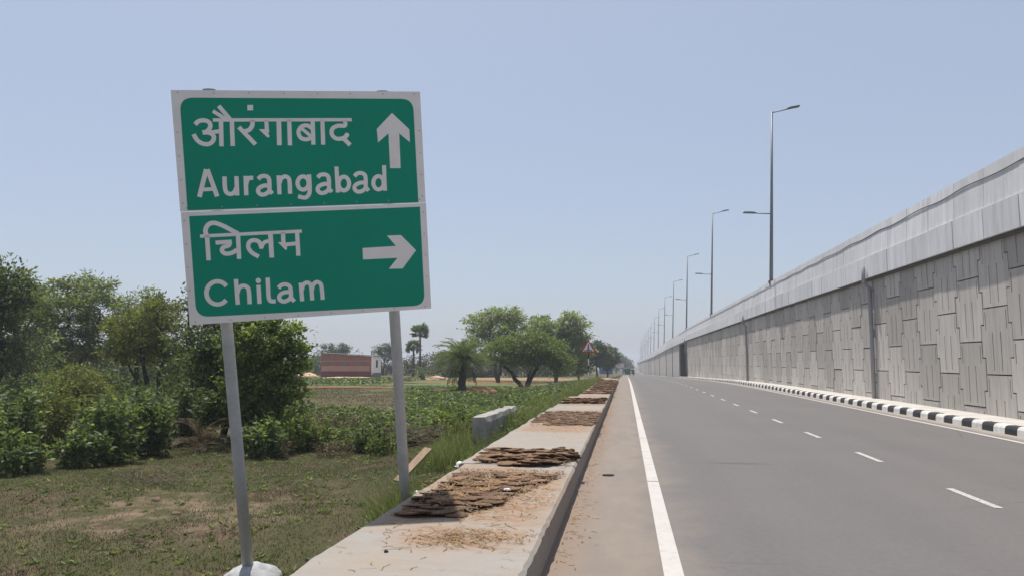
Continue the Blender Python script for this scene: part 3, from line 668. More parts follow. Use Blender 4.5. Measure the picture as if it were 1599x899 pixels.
letter('letter', [('c', [(868, 656), (898, 628), (946, 624), (977, 648), (984, 700), (988, 742), (1016, 780)]), ('c', [(984, 690), (922, 696), (882, 720), (878, 758), (912, 780), (956, 768), (986, 738)])], c9, lo)
letter('letter', [('l', [(1076, 608), (1090, 777)]), ('c', [(1087, 676), (1100, 628), (1134, 606), (1164, 622), (1175, 658), (1184, 769)]), ('c', [(1180, 676), (1194, 626), (1226, 601), (1260, 616), (1272, 656), (1282, 763)])], c9, lo)
letter('arrow', [('f', [(1445, 270), (1365, 378), (1283, 380), (1335, 315), (1130, 325), (1127, 257), (1325, 245), (1272, 183), (1355, 180)][::-1])], c7, lo)
# rivets round the border and along the seam
riv = MB().tube([(0, 0, 0), (0, -0.004, 0)], 0.006, 8).mesh('rivet'); riv.materials.append(M['rivet'])
def rivet(u, v, par): link('rivet', riv, None, par, sw(u, v, 0.0055))
for k in range(8):
    u = -hw + .06 + k * (SW - .12) / 7
    rivet(u, hh - .025, plate); rivet(u, -hh + .025, plate2); rivet(u, vs_ + (vs2 - vs_) * (k / 7) + .035, plate)
for k in range(4):
    v = .05 + k * .22
    rivet(-hw + .03, v, plate); rivet(hw - .03, v, plate); rivet(-hw + .03, -v - .06, plate2); rivet(hw - .03, -v - .06, plate2)
# posts and stiffeners
def post(u, foot, ext):
    a = np.array(sw(u, hh + ext, -0.085)); m_ = np.array(sw(u, -hh, -0.075)); e = np.array(foot) - base
    MB().tube([a, m_, m_ * .5 + e * .5, e], 0.056, 16).build('post', M['galv'], sg, smooth=True)
    MB().tube([a, a + SMX[:, 2] * 0.004], 0.059, 16).build('post_cap', M['pole'], sg)
fl = ORG + ray(388, 893) * ((-0.62 - CAM_H) / ray(388, 893)[2])
d_ = ray(632.5, 772); fr = ORG + d_ * (7.85 / d_[1]); 
pr_dir = (fr - (np.array(sw(uv(617, 488)[0], -hh, -.075)) + base)); fr = fr + pr_dir * (0.75 / abs(pr_dir[2]))
ul, ur = uv(352, 503)[0], uv(617, 488)[0]
post(ul, fl, .018); post(ur, fr, .012)
for v in (-.75, -.1, .15, .88):
    vs = [sw(u, v + dv, d) for u in (-hw + .04, hw - .04) for dv, d in ((-.025, -.001), (.025, -.001), (.025, -.035), (-.025, -.035))]
    MB().add(vs, [(0, 1, 2, 3), (4, 7, 6, 5), (0, 4, 5, 1), (1, 5, 6, 2), (2, 6, 7, 3), (3, 7, 4, 0)]).build('stiffener', M['galv'], sg)
# white footing at the left post
def lump(rx, ry, rz, seed, nu=20, nv=7, amp=0.12, flat=0.0):
    vs = []; fs = []
    for j in range(nv + 1):
        th = (j / nv) * math.pi / 2
        for i in range(nu):
            a = 2 * math.pi * i / nu; dx, dy, dz = math.cos(a) * math.cos(th), math.sin(a) * math.cos(th), math.sin(th)
            k = 1 + amp * noise.noise(Vector((dx * 2 + seed, dy * 2, dz * 2))) + amp * .6 * noise.noise(Vector((dx * 6 + seed, dy * 6, dz * 6)))
            vs.append((dx * rx * k, dy * ry * k, dz * rz * k - flat))
    for j in range(nv):
        for i in range(nu): fs.append((j * nu + i, j * nu + (i + 1) % nu, (j + 1) * nu + (i + 1) % nu, (j + 1) * nu + i))
    return new_mesh('lump', vs, fs, True)
o = link('post_footing', lump(0.34, 0.30, 0.22, 3, 30, 10, .10), M['foundation'], None, (fl[0] + .03, fl[1] + .02, -0.76)); tag(o, 'whitish rounded concrete footing around the base of the left sign post', 'footing')

# ================================================================== THINGS ON AND BY THE SLAB
def cake_mesh(seed, rad, thick, amp=.22):
    n = 15; r_ = random.Random(seed); vs = []; fs = []
    ang = [2 * math.pi * i / n + r_.uniform(-.1, .1) for i in range(n)]; rr = [rad * (1 + amp * r_.uniform(-1, 1)) for _ in range(n)]
    for z0, k in ((0, .92), (thick * .6, 1.0), (thick, .86)):
        for a, q in zip(ang, rr): vs.append((math.cos(a) * q * k, math.sin(a) * q * k * 1.05, z0 + (r_.uniform(-.005, .005) if z0 else 0)))
    vs += [(0, 0, 0), (0, 0, thick * 1.12)]
    for L_ in (0, 1):
        for i in range(n): fs.append((L_ * n + i, L_ * n + (i + 1) % n, (L_ + 1) * n + (i + 1) % n, (L_ + 1) * n + i))
    for i in range(n): fs.append((2 * n + i, 2 * n + (i + 1) % n, 3 * n + 1))
    return new_mesh('dung_cake', vs, fs)
ORDN = ['first', 'second', 'third', 'fourth', 'fifth', 'sixth', 'seventh', 'eighth', 'ninth', 'tenth', 'eleventh', 'twelfth', 'thirteenth', 'fourteenth', 'fifteenth', 'sixteenth', 'seventeenth', 'eighteenth', 'nineteenth', 'twentieth'] + [f'{q}th' for q in range(21, 60)]
def cakes(label, grp, rows, mat_fn, rad, thick, tilt, nvar=9, lift=0.0):
    pool = {}                                  # rows run from the viewer outwards, each from left to right
    for ri, row in enumerate(rows):
        for ci, (x, y, k) in enumerate(sorted(row)):
            mt = mat_fn(x, y); key = (mt.name, random.randrange(nvar)); x *= KS; y *= KS
            if key not in pool:
                me = cake_mesh(len(pool) * 7 + int(rad * 1000), rad, thick); me.materials.append(mt); pool[key] = me
            s_ = random.uniform(.65, 1.25)
            o = link('dung_cake', pool[key], None, None, (x, y, float(zr(y)) + .266 + lift + k), (tilt * random.uniform(-1.7, .25), random.uniform(-.09, .09), random.uniform(-.5, .5)), (s_, s_ * random.uniform(.85, 1.1), random.uniform(.8, 1.25)))
            tag(o, f'{label}, {ORDN[ri]} row from the viewer, {ORDN[ci]} from left', 'dung cake', grp)
rows = []
for j in range(15):
    y = 5.50 + j * .135; row = []
    for i in range(9):
        x = -1.64 + i * .13 + random.uniform(-.035, .035) + (.06 if j % 2 else 0); hi = -0.76 - (7.35 - y) * .25
        if x > hi or (y > 7.15 and random.random() < .3): continue
        row.append((x, y + random.uniform(-.03, .03), random.uniform(.002, .024)))
    rows.append(row)
cakes('brown dung cake in the nearest spread', 'dung cakes in the nearest spread', rows, lambda x, y: M['dung'], .108, .014, .15)
rows = []
for j in range(10):
    y = 8.22 + j * .135; row = []
    for i in range(10):
        x = -1.70 + i * .13 + random.uniform(-.03, .03) + (.06 if j % 2 else 0)
        if x > -.64 or (j < 4 and abs(x + 1.12) > .22 + .13 * j): continue
        row.append((x, y + random.uniform(-.03, .03), random.uniform(.004, .045)))
    rows.append(row)
cakes('dung cake in the raised spread', 'dung cakes in the raised spread', rows, lambda x, y: M['dung'], .115, .018, .22)
rows = [[(-1.72 + i * .175 + random.uniform(-.05, .05), 13.6 + j * .30 + random.uniform(-.08, .08), random.uniform(0, .006)) for i in range(7) if not (j < 2 and i < 2)] for j in range(12)]
cakes('crumbling dung cake in the wide flat spread', 'dung cakes in the wide flat spread', rows, lambda x, y: M['dung_crumb'], .135, .018, .05)
rows = [[(-1.65 + i * .19 + random.uniform(-.05, .05), 20.6 + j * .36 + random.uniform(-.08, .08), random.uniform(0, .03)) for i in range(6)] for j in range(7)]
cakes('dung cake in the small distant heap', 'dung cakes in the small distant heap', rows, lambda x, y: M['dung'] if random.random() < .6 else M['dung_crumb'], .14, .03, .2)
rows = [[(-1.42 + i * .25 + random.uniform(-.06, .06), 27.0 + j * 1.1 + random.uniform(-.15, .15), random.uniform(0, .01)) for i in range(4)] for j in range(20)]
cakes('flat dung cake in the farthest spread', 'dung cakes in the farthest spread', rows, lambda x, y: M['dung_crumb'], .20, .028, .08)
# loose straw and crumbs
def sticks(spots, lmin, lmax, wd, zfun, flat=True):
    vs = []; fs = []
    for (x, y) in spots:
        a = random.uniform(0, 2 * math.pi); l = random.uniform(lmin, lmax); k = wd * random.uniform(.5, 1.5); z = zfun(x, y)
        dx, dy = math.cos(a) * l / 2, math.sin(a) * l / 2; px, py = -math.sin(a) * k, math.cos(a) * k
        h = random.uniform(0.002, .014); bend = random.uniform(-.25, .25) * l; mx, my = -math.sin(a) * bend, math.cos(a) * bend
        b_ = len(vs)
        vs += [(x - dx + px, y - dy + py, z + .001), (x - dx - px, y - dy - py, z + .001), (x + mx + px, y + my + py, z + h), (x + mx - px, y + my - py, z + h), (x + dx + px, y + dy + py, z + .002), (x + dx - px, y + dy - py, z + .002)]
        fs += [(b_, b_ + 1, b_ + 3, b_ + 2), (b_ + 2, b_ + 3, b_ + 5, b_ + 4)]
    return new_mesh('straw', vs, fs)
g = random.gauss
sp = [(g(-1.08, .22), g(4.83, .14)) for _ in range(330)] + [(random.uniform(-1.8, -.6), random.uniform(4.0, 8.2)) for _ in range(120)] + [(g(-.85, .16), g(6.6, .5)) for _ in range(160)] + [(random.uniform(-1.78, -.7), random.uniform(7.3, 7.9)) for _ in range(160)] + [(g(-1.2, .35), g(12.5, .5)) for _ in range(160)] + [(random.uniform(-1.75, -.6), random.uniform(17.3, 23)) for _ in range(160)] + [(g(-1.25, .3), g(6.2, .55)) for _ in range(700)] + [(random.uniform(-1.75, -.65), random.uniform(8.2, 9.5)) for _ in range(350)]
sp = [(x * KS, y * KS) for x, y in sp if -1.84 < x < -.6]
tag(link('straw_litter', sticks(sp, .02, .15, .0028, lambda x, y: .268 + (.045 if (5.95 < y < 7.7 and x < -.95 - (8.1 - y) * .3) else 0)), M['straw']), 'loose brown straw and crumbs scattered over the concrete slab', 'straw', kind='stuff')
sp = [(x, y) for x, y in ((random.uniform(-1.72, -.6), random.uniform(5.6, 7.75)) for _ in range(2600)) if x < -.66 - (7.45 - y) * .25] + [(random.uniform(-1.72, -.62), random.uniform(8.3, 9.5)) for _ in range(700)] + [(random.uniform(-1.75, -.6), random.uniform(13.2, 17.4)) for _ in range(1200)]
tag(link('dung_crumbs', sticks([(x * KS, y * KS) for x, y in sp], .012, .06, .006, lambda x, y: .266 + random.uniform(0, .035)), M['dung_bits']), 'fine brown dung crumbs and fibres between the cakes', 'dung crumbs', kind='stuff')
sp = [(-.55 + abs(g(0, .10)), random.uniform(4.5, 26)) for _ in range(520)]
tag(link('straw_litter', sticks(sp, .015, .09, .004, lambda x, y: .004), M['straw']), 'reddish crumbs and straw strewn along the foot of the slab', 'straw', kind='stuff')
o = link('dung_lump', cake_mesh(3, .075, .03, .25), M['dung_dark'], None, (-.25, 10.0, .004), (0, 0, .3), (1.0, .5, .6)); tag(o, 'dark flat lump lying alone on the dusty road shoulder', 'dung lump')
o = link('pebble', lump(.016, .016, .022, 9, 10, 4), M['kerb_black'], None, (-1.56, 4.76, .262)); tag(o, 'small black pebble on the near part of the concrete slab', 'pebble')
for (x, y, z, s_, lab) in ((-1.10, 6.85, .325, .022, 'small white scrap lying on the nearest dung cakes'), (-2.14, 8.3, .08, .045, 'crumpled white plastic scrap in weeds just behind the right sign post'), (-2.3, 8.1, .04, .04, 'second smaller white plastic scrap in weeds near right sign post'), (-2.22, 10.0, .08, .075, 'white plastic bag caught in weeds beside the raised dung row')):
    me = lump(s_ * 1.4, s_, s_ * .8, x * 5, 12, 5, .45); o = link('plastic_scrap', me, M['plastic'], None, (x, y, z)); tag(o, lab, 'litter')
o = MB().box(-.07, .07, -.5, .5, -.02, .02).build('plank', M['wood'], None, (-3.55, 12.2, -.22), rot=(.45, .15, -.25)); tag(o, 'short weathered plank propped in the weeds behind the right post', 'plank')
o = link('clay_lump', lump(.15, .12, .14, 21, 14, 6, .3), M['red_soil'], None, (-4.25, 6.75, -.72)); tag(o, 'brown clay lump in the grass at the bottom edge left of the footing', 'clay lump')
rs = random.Random(5)
for (x, y, s_, lab) in ((-6.3, 9.8, .05, 'pale clod in the bare earth patch left of the sign post'), (-7.1, 10.5, .06, 'brown clod at the far side of the bare earth patch'), (-5.8, 8.3, .055, 'dark clod in the grass nearest the left sign post'), (-8.7, 10.7, .05, 'dark clod in the grass before the leafy shrubs')):
    o = link('clod', lump(s_ * 1.5, s_, s_, x * 3, 10, 4, .35), M['clod'] if 'dark' not in lab else M['bark'], None, (x, y, gz(x, y) - .01)); tag(o, lab, 'clod', 'clods in the grass')
# broken headwall of a culvert
st_ = thing('culvert_headwall', 'broken low concrete headwall standing in the grass left of the slab', 'low wall', (-2.9, 14.6, -.3))
vs = []; prof = [(-.145, -.7), (.145, -.7), (.145, .60), (.11, .70), (-.135, .705), (-.145, .66)]
nst = 18
for j in range(nst + 1):
    yv = j / nst * 3.9
    for i, (a, z0) in enumerate(prof):
        br = max(0, noise.noise(Vector((yv * 1.3, 4, 0)))) * .12 * (1 if i in (2, 3) else 0)
        vs.append((a - br + .02 * noise.noise(Vector((yv * 3, i, 0))) + yv * .02, yv, z0 - (.05 * max(0, noise.noise(Vector((yv * 2.1, i * .3, 2)))) if i > 1 else 0)))
n = len(prof); fs = [(j * n + i, j * n + (i + 1) % n, (j + 1) * n + (i + 1) % n, (j + 1) * n + i) for j in range(nst) for i in range(n)] + [tuple(range(n))[::-1], tuple(nst * n + i for i in range(n))]
me = new_mesh('wall_body', vs, fs); hole_free(me); link('wall_body', me, M['stub'], st_)

# ================================================================== VEGETATION
def unit(v): return v / (np.linalg.norm(v, axis=-1, keepdims=True) + 1e-9)
def leaves_np(P, D, Ls, Ws, fold=0.12):
    n = len(P); S = unit(np.cross(D, rng.normal(size=(n, 3)))); Nn = np.cross(D, S)
    Ls = Ls[:, None]; Ws = Ws[:, None]
    v = np.stack([P, P + D * Ls * .42 + S * Ws + Nn * Ls * fold, P + D * Ls, P + D * Ls * .42 - S * Ws + Nn * Ls * fold], 1).reshape(-1, 3)
    f = np.arange(4 * n).reshape(n, 4); return v, f
def blob_points(blobs, n, shell=.55):
    wts = np.array([b[3] * b[4] * b[5] for b in blobs]) ** .8; wts = wts / wts.sum()
    k = rng.choice(len(blobs), n, p=wts); B = np.array(blobs)[k]
    d = unit(rng.normal(size=(n, 3))); r = shell + (1 - shell) * rng.random(n) ** .7
    r = np.where(rng.random(n) < .12, rng.random(n) ** .5, r)
    ph = k * 1.7
    r = r * (1 + .16 * np.sin(5 * d[:, 0] + ph) + .16 * np.sin(6 * d[:, 1] + 2 * ph) + .18 * np.sin(7 * d[:, 2] + 3 * ph))
    return B[:, :3] + d * r[:, None] * B[:, 3:6], k
def crown_mesh(blobs, ncl, nlf, sig, L_, W_, droop=-.25, shell=.55, size_var=.35, flat=.55, dirs_out=.6, gap=.55):
    Cc, k = blob_points(blobs, ncl, shell); ctr = np.array(blobs)[k][:, :3]
    wl_ = gap * float(np.mean(np.array(blobs)[:, 3:6])); q = Cc / wl_
    fld = np.sin(q[:, 0] * 3.1 + 1.3 * np.sin(q[:, 2] * 2.3)) + np.sin(q[:, 1] * 2.7 + 1.1) + np.sin(q[:, 2] * 3.7 + 1.7 * np.sin(q[:, 0] * 1.9))
    keep = fld > -.75; Cc = Cc[keep]; ctr = ctr[keep]; ncl = len(Cc)
    out = unit(Cc - ctr + rng.normal(size=Cc.shape) * .15)
    cnt = rng.integers(int(nlf * .5), int(nlf * 1.5) + 1, ncl); idx = np.repeat(np.arange(ncl), cnt); n = len(idx)
    off = rng.normal(size=(n, 3)) * sig * np.array([1, 1, flat]) * (0.6 + .8 * rng.random(ncl))[idx][:, None]
    P = Cc[idx] + off
    D = unit(out[idx] * dirs_out + unit(off) * .5 + rng.normal(size=(n, 3)) * .6 + np.array([0, 0, droop]))
    s_ = 1 + size_var * rng.normal(size=n).clip(-1.5, 1.5)
    v, f = leaves_np(P, D, L_ * s_, W_ * s_); return v, f, Cc
def branch(b, p0, p1, r0, r1, wob=.12, n=5, sides=6):
    p0, p1 = np.array(p0, float), np.array(p1, float); ln = np.linalg.norm(p1 - p0); pts = []
    for i in range(n):
        t_ = i / (n - 1); q = p0 + (p1 - p0) * t_
        if 0 < i < n - 1: q = q + rng.normal(size=3) * wob * ln * .35
        q[2] += math.sin(t_ * math.pi) * ln * .05; pts.append(q)
    b.tube([tuple(q) for q in pts], list(np.linspace(r0, r1, n)), sides); return pts
def tree(name, label, cat, loc, trunks, blobs, leaf, bark, ncl, nlf, sig, L_, W_, twigs=40, group=None, k=1.0, **kw):
    r = thing(name, label, cat, loc, 0, group); r.scale = (k, k, k); b = MB(); v, f, Cc = crown_mesh(blobs, ncl, nlf, sig, L_, W_, **kw)
    ends = []
    for (p0, p1, r0, r1) in trunks: ends.append((branch(b, p0, p1, r0, r1, .10, 6, 9), r1))
    BL = np.array(blobs)
    nodes = []
    for bl in blobs:
        c_ = np.array(bl[:3]); tip = min(ends, key=lambda e: np.linalg.norm(np.array(e[0][-1]) - c_))
        q = branch(b, tip[0][-1], c_ + rng.normal(size=3) * .15 * min(bl[3:6]), tip[1] * .75, tip[1] * .28, .14, 5, 6); nodes += [(z_, tip[1] * .35) for z_ in q[1:]]
    for e in ends: nodes += [(z_, e[1] * .5) for z_ in e[0][-3:]]
    NP = np.array([q[0] for q in nodes])
    for c_ in Cc[rng.permutation(len(Cc))[:twigs]]:
        i = int(np.argmin(np.linalg.norm(NP - c_, axis=1))); branch(b, NP[i], c_, nodes[i][1] * .6, .006 * max(1, np.linalg.norm(BL[0, 3:6]) * .3), .15, 4, 4)
    b.build('trunk', bark, r, smooth=True); link('crown', new_mesh('crown', v, f), leaf, r); return r
def loc_at(px, Y):
    q = at(px, Y); return (float(q[0]), float(Y), gz(float(q[0]), float(Y)))

# --- far left trees behind the shrubs
l = loc_at(-8, 27.36); tree('leafy_tree', 'dark dense tree cut off by the left edge of the picture', 'tree', l, [((0, 0, 0), (.2, 0, 2.0), .16, .10)],
    [(-.6, 0, 3.2, 1.3, 1.2, 1.2), (.1, .2, 4.2, .9, .9, .8), (-1.4, 0, 4.6, .9, .9, .8), (.3, 0, 2.2, .8, .9, .8)], L['dark'], M['bark_dark'], 420, 34, .16, .13, .035, k=1.3)
l = loc_at(105, 38); tree('feathery_tree', 'large grey-green feathery tree rising behind the shrubs at left', 'tree', l, [((0, 0, 0), (-.6, 0, 2.6), .20, .12), ((0, 0, 0), (.9, .2, 2.7), .18, .11)],
    [(-1.2, 0, 5.0, 1.5, 1.4, .9), (.5, .3, 5.6, 1.5, 1.4, .8), (1.6, 0, 4.5, 1.2, 1.2, .9), (-2.2, 0, 4.0, 1.1, 1.2, .8), (0, 0, 3.9, 1.6, 1.4, .9), (.6, 0, 2.6, 1.7, 1.4, .9), (-1.4, .2, 2.4, 1.5, 1.3, .9), (1.9, 0, 3.0, 1.0, 1, .8)], L['feather'], M['bark_dark'], 620, 44, .18, .19, .03, droop=-.35, k=1.14)
l = loc_at(22, 34); tree('feathery_tree', 'thin feathery tree with sky gaps just right of the dark edge tree', 'tree', l, [((0, 0, 0), (.3, 0, 2.4), .16, .10)],
    [(-.2, 0, 5.0, 1.0, 1.1, .7), (.6, 0, 4.5, .8, 1, .6), (-.8, 0, 3.9, .9, 1, .5), (.2, 0, 2.3, 1.5, 1.2, .9)], L['feather'], M['bark_dark'], 300, 36, .22, .16, .025, droop=-.35, k=1.16)
l = loc_at(236, 28.50); tree('olive_tree', 'yellowish olive tree with open dark branches left of the sign', 'tree', l, [((0, 0, 0), (-.3, 0, 1.7), .10, .06), ((0, 0, 0), (.5, 0, 1.9), .08, .05), ((.05, 0, 0), (-.9, .2, 1.5), .06, .04)],
    [(-.6, 0, 2.9, .95, .9, .7), (.15, 0, 3.45, .75, .8, .6), (.65, 0, 2.6, .65, .8, .6), (-1.2, 0, 2.3, .6, .7, .5), (-.3, .2, 2.2, .8, .8, .5), (.9, 0, 1.7, .5, .5, .5)], L['olive'], M['bark_dark'], 460, 34, .13, .11, .024, twigs=110, k=1.22)
l = loc_at(215, 40); tree('feathery_tree', 'rounded grey-green tree top showing behind the olive tree', 'tree', l, [((0, 0, 0), (0, 0, 2.8), .16, .1)],
    [(0, 0, 5.0, 1.2, 1.2, .7), (.9, 0, 4.2, 1.0, 1, .7), (-.9, 0, 4.1, 1.0, 1, .7), (0, 0, 3.0, 1.6, 1.2, 1.0)], L['feather'], M['bark_dark'], 420, 40, .24, .16, .026, k=1.12)
l = loc_at(315, 26.22); tree('sparse_tree', 'sparse twiggy dark tree half hidden behind the left edge of the sign', 'tree', l, [((0, 0, 0), (-.3, 0, 2.0), .09, .05), ((0, 0, 0), (.5, 0, 2.2), .08, .05)],
    [(-.55, 0, 3.6, .5, .5, .7), (.3, 0, 3.8, .8, .8, .7), (-.7, 0, 2.6, .5, .6, .5), (.2, 0, 2.5, .9, .8, .8), (-.2, 0, 1.6, .9, .8, .6)], L['dark'], M['bark_dark'], 240, 22, .15, .11, .025, twigs=150, k=1.2)
l = loc_at(120, 21.09); tree('olive_shrub', 'yellow-green feathery small tree in front of the dark wood at left', 'shrub', l, [((0, 0, 0), (0, 0, .8), .05, .03), ((0, 0, 0), (.3, 0, .9), .04, .025)],
    [(0, 0, 1.45, .65, .6, .4), (.45, 0, 1.15, .5, .5, .4), (-.45, 0, 1.1, .5, .5, .4), (0, 0, .7, .8, .6, .4)], L['olive'], M['bark_dark'], 320, 34, .10, .08, .014, droop=-.4, k=1.14)
# dark wood far behind at left: read as one mass
bl = [(float(at(px, Y)[0]), Y, gz(float(at(px, Y)[0]), Y) + h * .5, 3.2, 3.0, h * .55) for px, Y, h in ((-700, 50, 4.2), (-600, 54, 3.8), (-500, 50, 4.4), (-410, 55, 3.6), (-320, 50, 4.0), (-220, 53, 3.8), (-120, 52, 4.0), (-40, 55, 3.8), (10, 50, 3.2), (70, 56, 3.6), (130, 52, 3.0), (190, 58, 3.4), (250, 54, 3.0), (320, 60, 3.4), (380, 62, 3.6), (430, 70, 3.4))]
v, f, _c2 = crown_mesh(bl, 3200, 30, .45, .30, .07, shell=.5); tag(link('woodland', new_mesh('woodland', v, f), L['dark']), 'dark distant wood reading as one mass behind the left trees', 'woodland', kind='stuff')

bl = [(float(at(px, Y)[0]), Y, gz(float(at(px, Y)[0]), Y) + h * .42, 1.5, 1.3, h * .55) for px, Y, h in ((-420, 27, 1.6), (-330, 29, 1.9), (-240, 27, 1.7), (-150, 29, 1.8), (-60, 30, 2.0), (0, 27, 1.7), (45, 30, 1.9), (95, 28, 1.6), (150, 30, 1.8), (200, 28, 1.5), (255, 31, 1.8), (300, 27, 1.5), (345, 30, 1.9), (395, 28, 1.6), (440, 31, 1.3))]
v, f, _c2 = crown_mesh(bl, 1450, 30, .20, .15, .036, shell=.4); tag(link('undergrowth', new_mesh('undergrowth', v, f), L['dark']), 'dark undergrowth closing the gaps under the left trees', 'undergrowth', kind='stuff')

# --- leafy tree right behind the sign
l = loc_at(418, 18.47); tree('leafy_tree', 'dense green leafy small tree growing right behind the sign', 'tree', l, [((0, 0, 0), (-.3, 0, 1.3), .08, .05), ((.1, 0, 0), (.35, 0, 1.2), .07, .045), ((-.1, 0, 0), (-.6, .1, .9), .05, .035)],
    [(0, 0, 2.5, .75, .7, .55), (.45, 0, 2.0, .5, .6, .5), (-.55, 0, 2.1, .6, .6, .5), (.35, -.1, 1.35, .55, .6, .5), (-.3, 0, 1.4, .7, .6, .5), (0, 0, .75, .75, .6, .45), (-.7, 0, .9, .45, .5, .5), (-.5, 0, 3.0, .5, .5, .35)], L['mid'], M['bark_dark'], 800, 36, .10, .085, .028, twigs=120, k=1.14)
l = loc_at(352, 19.95); tree('leafy_tree', 'darker twiggy tree directly behind the left sign post', 'tree', l, [((0, 0, 0), (.05, 0, 1.6), .09, .05)],
    [(-.1, 0, 2.6, .6, .6, .6), (.4, .1, 2.9, .6, .6, .5), (-.4, 0, 1.7, .6, .6, .6), (.2, 0, 1.1, .8, .6, .6), (-.3, 0, 3.4, .45, .45, .4)], L['dark'], M['bark_dark'], 430, 30, .11, .09, .026, twigs=140, k=1.14)

# --- broadleaf shrubs: upright stems with big drooping leaves
def broad_shrub(label, px, Y, wd, ht, nst, leaf, L_=.13, W_=.034, dens=1.0, dry=False):
    Y *= 1.14; wd *= 1.14; ht *= 1.14; L_ *= 1.05; W_ *= 1.05; l = loc_at(px, Y); r = thing('leafy_shrub', label, 'shrub', l, 0, 'shrubs along the edge of the grass'); b = MB(); P = []; D = []
    for s_ in range(nst):
        a = rng.uniform(0, 2 * math.pi); rad = wd * .5 * math.sqrt(rng.random()); x0, y0 = rad * math.cos(a) * .75, rad * math.sin(a) * .6
        h = ht * rng.uniform(.55, 1.0) * (1 - .35 * (rad / (wd * .5)) ** 2); x1, y1 = x0 * 1.35 + rng.normal() * .06, y0 * 1.35 + rng.normal() * .06
        pts = [(x0 + (x1 - x0) * t_ + .03 * math.sin(3 * t_ + s_), y0 + (y1 - y0) * t_, h * t_) for t_ in np.linspace(0, 1, 6)]
        b.tube(pts, list(np.linspace(.010, .004, 6)), 4)
        nl = int(h / .045 * 2.6 * dens)
        for i in range(nl):
            t_ = (i + rng.random()) / nl
            if t_ < .10 or rng.random() > .45 + .55 * t_: continue
            k = t_ * 5; j = min(4, int(k)); q = np.array(pts[j]) + (np.array(pts[j + 1]) - np.array(pts[j])) * (k - j)
            an = i * 2.4 + s_ + rng.normal() * .4; el = .45 - .9 * (1 - t_) + rng.normal() * .25
            d = np.array([math.cos(an) * math.cos(el), math.sin(an) * math.cos(el), math.sin(el) - .12]); P.append(q + d * .03); D.append(d)
            if rng.random() < .75: P.append(q + d * .03 + rng.normal(size=3) * .05); D.append(d + rng.normal(size=3) * .5)
    P = np.array(P); D = unit(np.array(D)); s_ = rng.uniform(.65, 1.25, len(P)); v, f = leaves_np(P, D, L_ * s_, W_ * s_, -.10)
    link('foliage', new_mesh('foliage', v, f), leaf, r); b.build('stem', M['twig'] if dry else M['bark'], r); return r
broad_shrub('tall broad-leaved shrub at the left edge of the grass', 18, 12.4, 1.3, 1.75, 34, L['bright'])
broad_shrub('tall broad-leaved shrub beyond the left edge of the picture', -90, 12.6, 1.5, 1.5, 36, L['bright'])
broad_shrub('low broad-leaved shrub in front of the left edge shrub', 30, 10.8, 1.0, .75, 26, L['bright'])
broad_shrub('olive thin-leaved shrub with brown stems, second from the left edge', 92, 13.6, 1.1, 1.65, 40, L['olive'], .09, .014, 1.3)
broad_shrub('broad-leaved shrub with pale leaf tips in the middle of the left shrubs', 175, 12.9, 1.3, 1.35, 40, L['bright'])
broad_shrub('low bushy broad-leaved shrub at the front edge of the grass', 140, 12.1, .9, .8, 24, L['bright'])
broad_shrub('tall narrow broad-leaved shrub just left of the dry thicket', 235, 14.0, 1.0, 1.45, 30, L['bright'])
broad_shrub('darker broad-leaved shrub behind the middle left shrubs', 205, 15.2, 1.5, 1.6, 34, L['dark'], .12, .035)
broad_shrub('dark broad-leaved shrub behind the olive one at left', 60, 15.5, 1.6, 1.6, 34, L['dark'], .12, .035)
broad_shrub('dark shrub behind the dry brown thicket', 300, 16.0, 1.6, 1.5, 36, L['dark'], .12, .032)
broad_shrub('broad-leaved shrub at the foot of the leafy tree, right of the left post', 418, 14.2, .9, .85, 26, L['bright'])
broad_shrub('bushy green shrub at the right foot of the leafy tree', 462, 15.2, 1.0, 1.0, 30, L['mid'], .09, .028)
broad_shrub('low green weedy shrub midway between the two sign posts', 505, 15.6, 1.0, .8, 28, L['mid'], .09, .024)
broad_shrub('bright green weedy shrub just left of the right post', 580, 15.4, 1.0, .85, 30, L['crop'], .09, .026)
broad_shrub('green weedy shrub right of the right post by the headwall', 700, 15.9, .9, .75, 26, L['mid'], .09, .026)
broad_shrub('dry brown weed clump before the bare field between the posts', 545, 17.5, 1.5, .75, 40, L['dry'], .07, .010, .9, True)
broad_shrub('dry brown weed clump close to the right post', 610, 16.6, 1.2, .6, 36, L['dry'], .07, .010, .9, True)
broad_shrub('reddish dry weed clump between the leafy tree and the field', 492, 18.0, 1.3, .85, 34, L['dry'], .07, .010, .9, True)

broad_shrub('dry straw-coloured weeds in front of the green weeds between the posts', 525, 14.6, 1.0, .38, 34, L['dry'], .06, .009, 1.0, True)
broad_shrub('dry brown stalks beside the small shrub at the foot of the leafy tree', 448, 14.4, .8, .5, 26, L['dry'], .06, .009, .9, True)
broad_shrub('thin green weeds at the left side of the right post', 602, 14.3, .7, .5, 22, L['mid'], .08, .018)
broad_shrub('tall green weeds behind the dry clumps between the posts', 560, 18.6, 1.8, .8, 46, L['crop'], .09, .024)
broad_shrub('grey-green weeds just left of the headwall', 722, 14.0, .7, .6, 24, L['olive'], .07, .014)

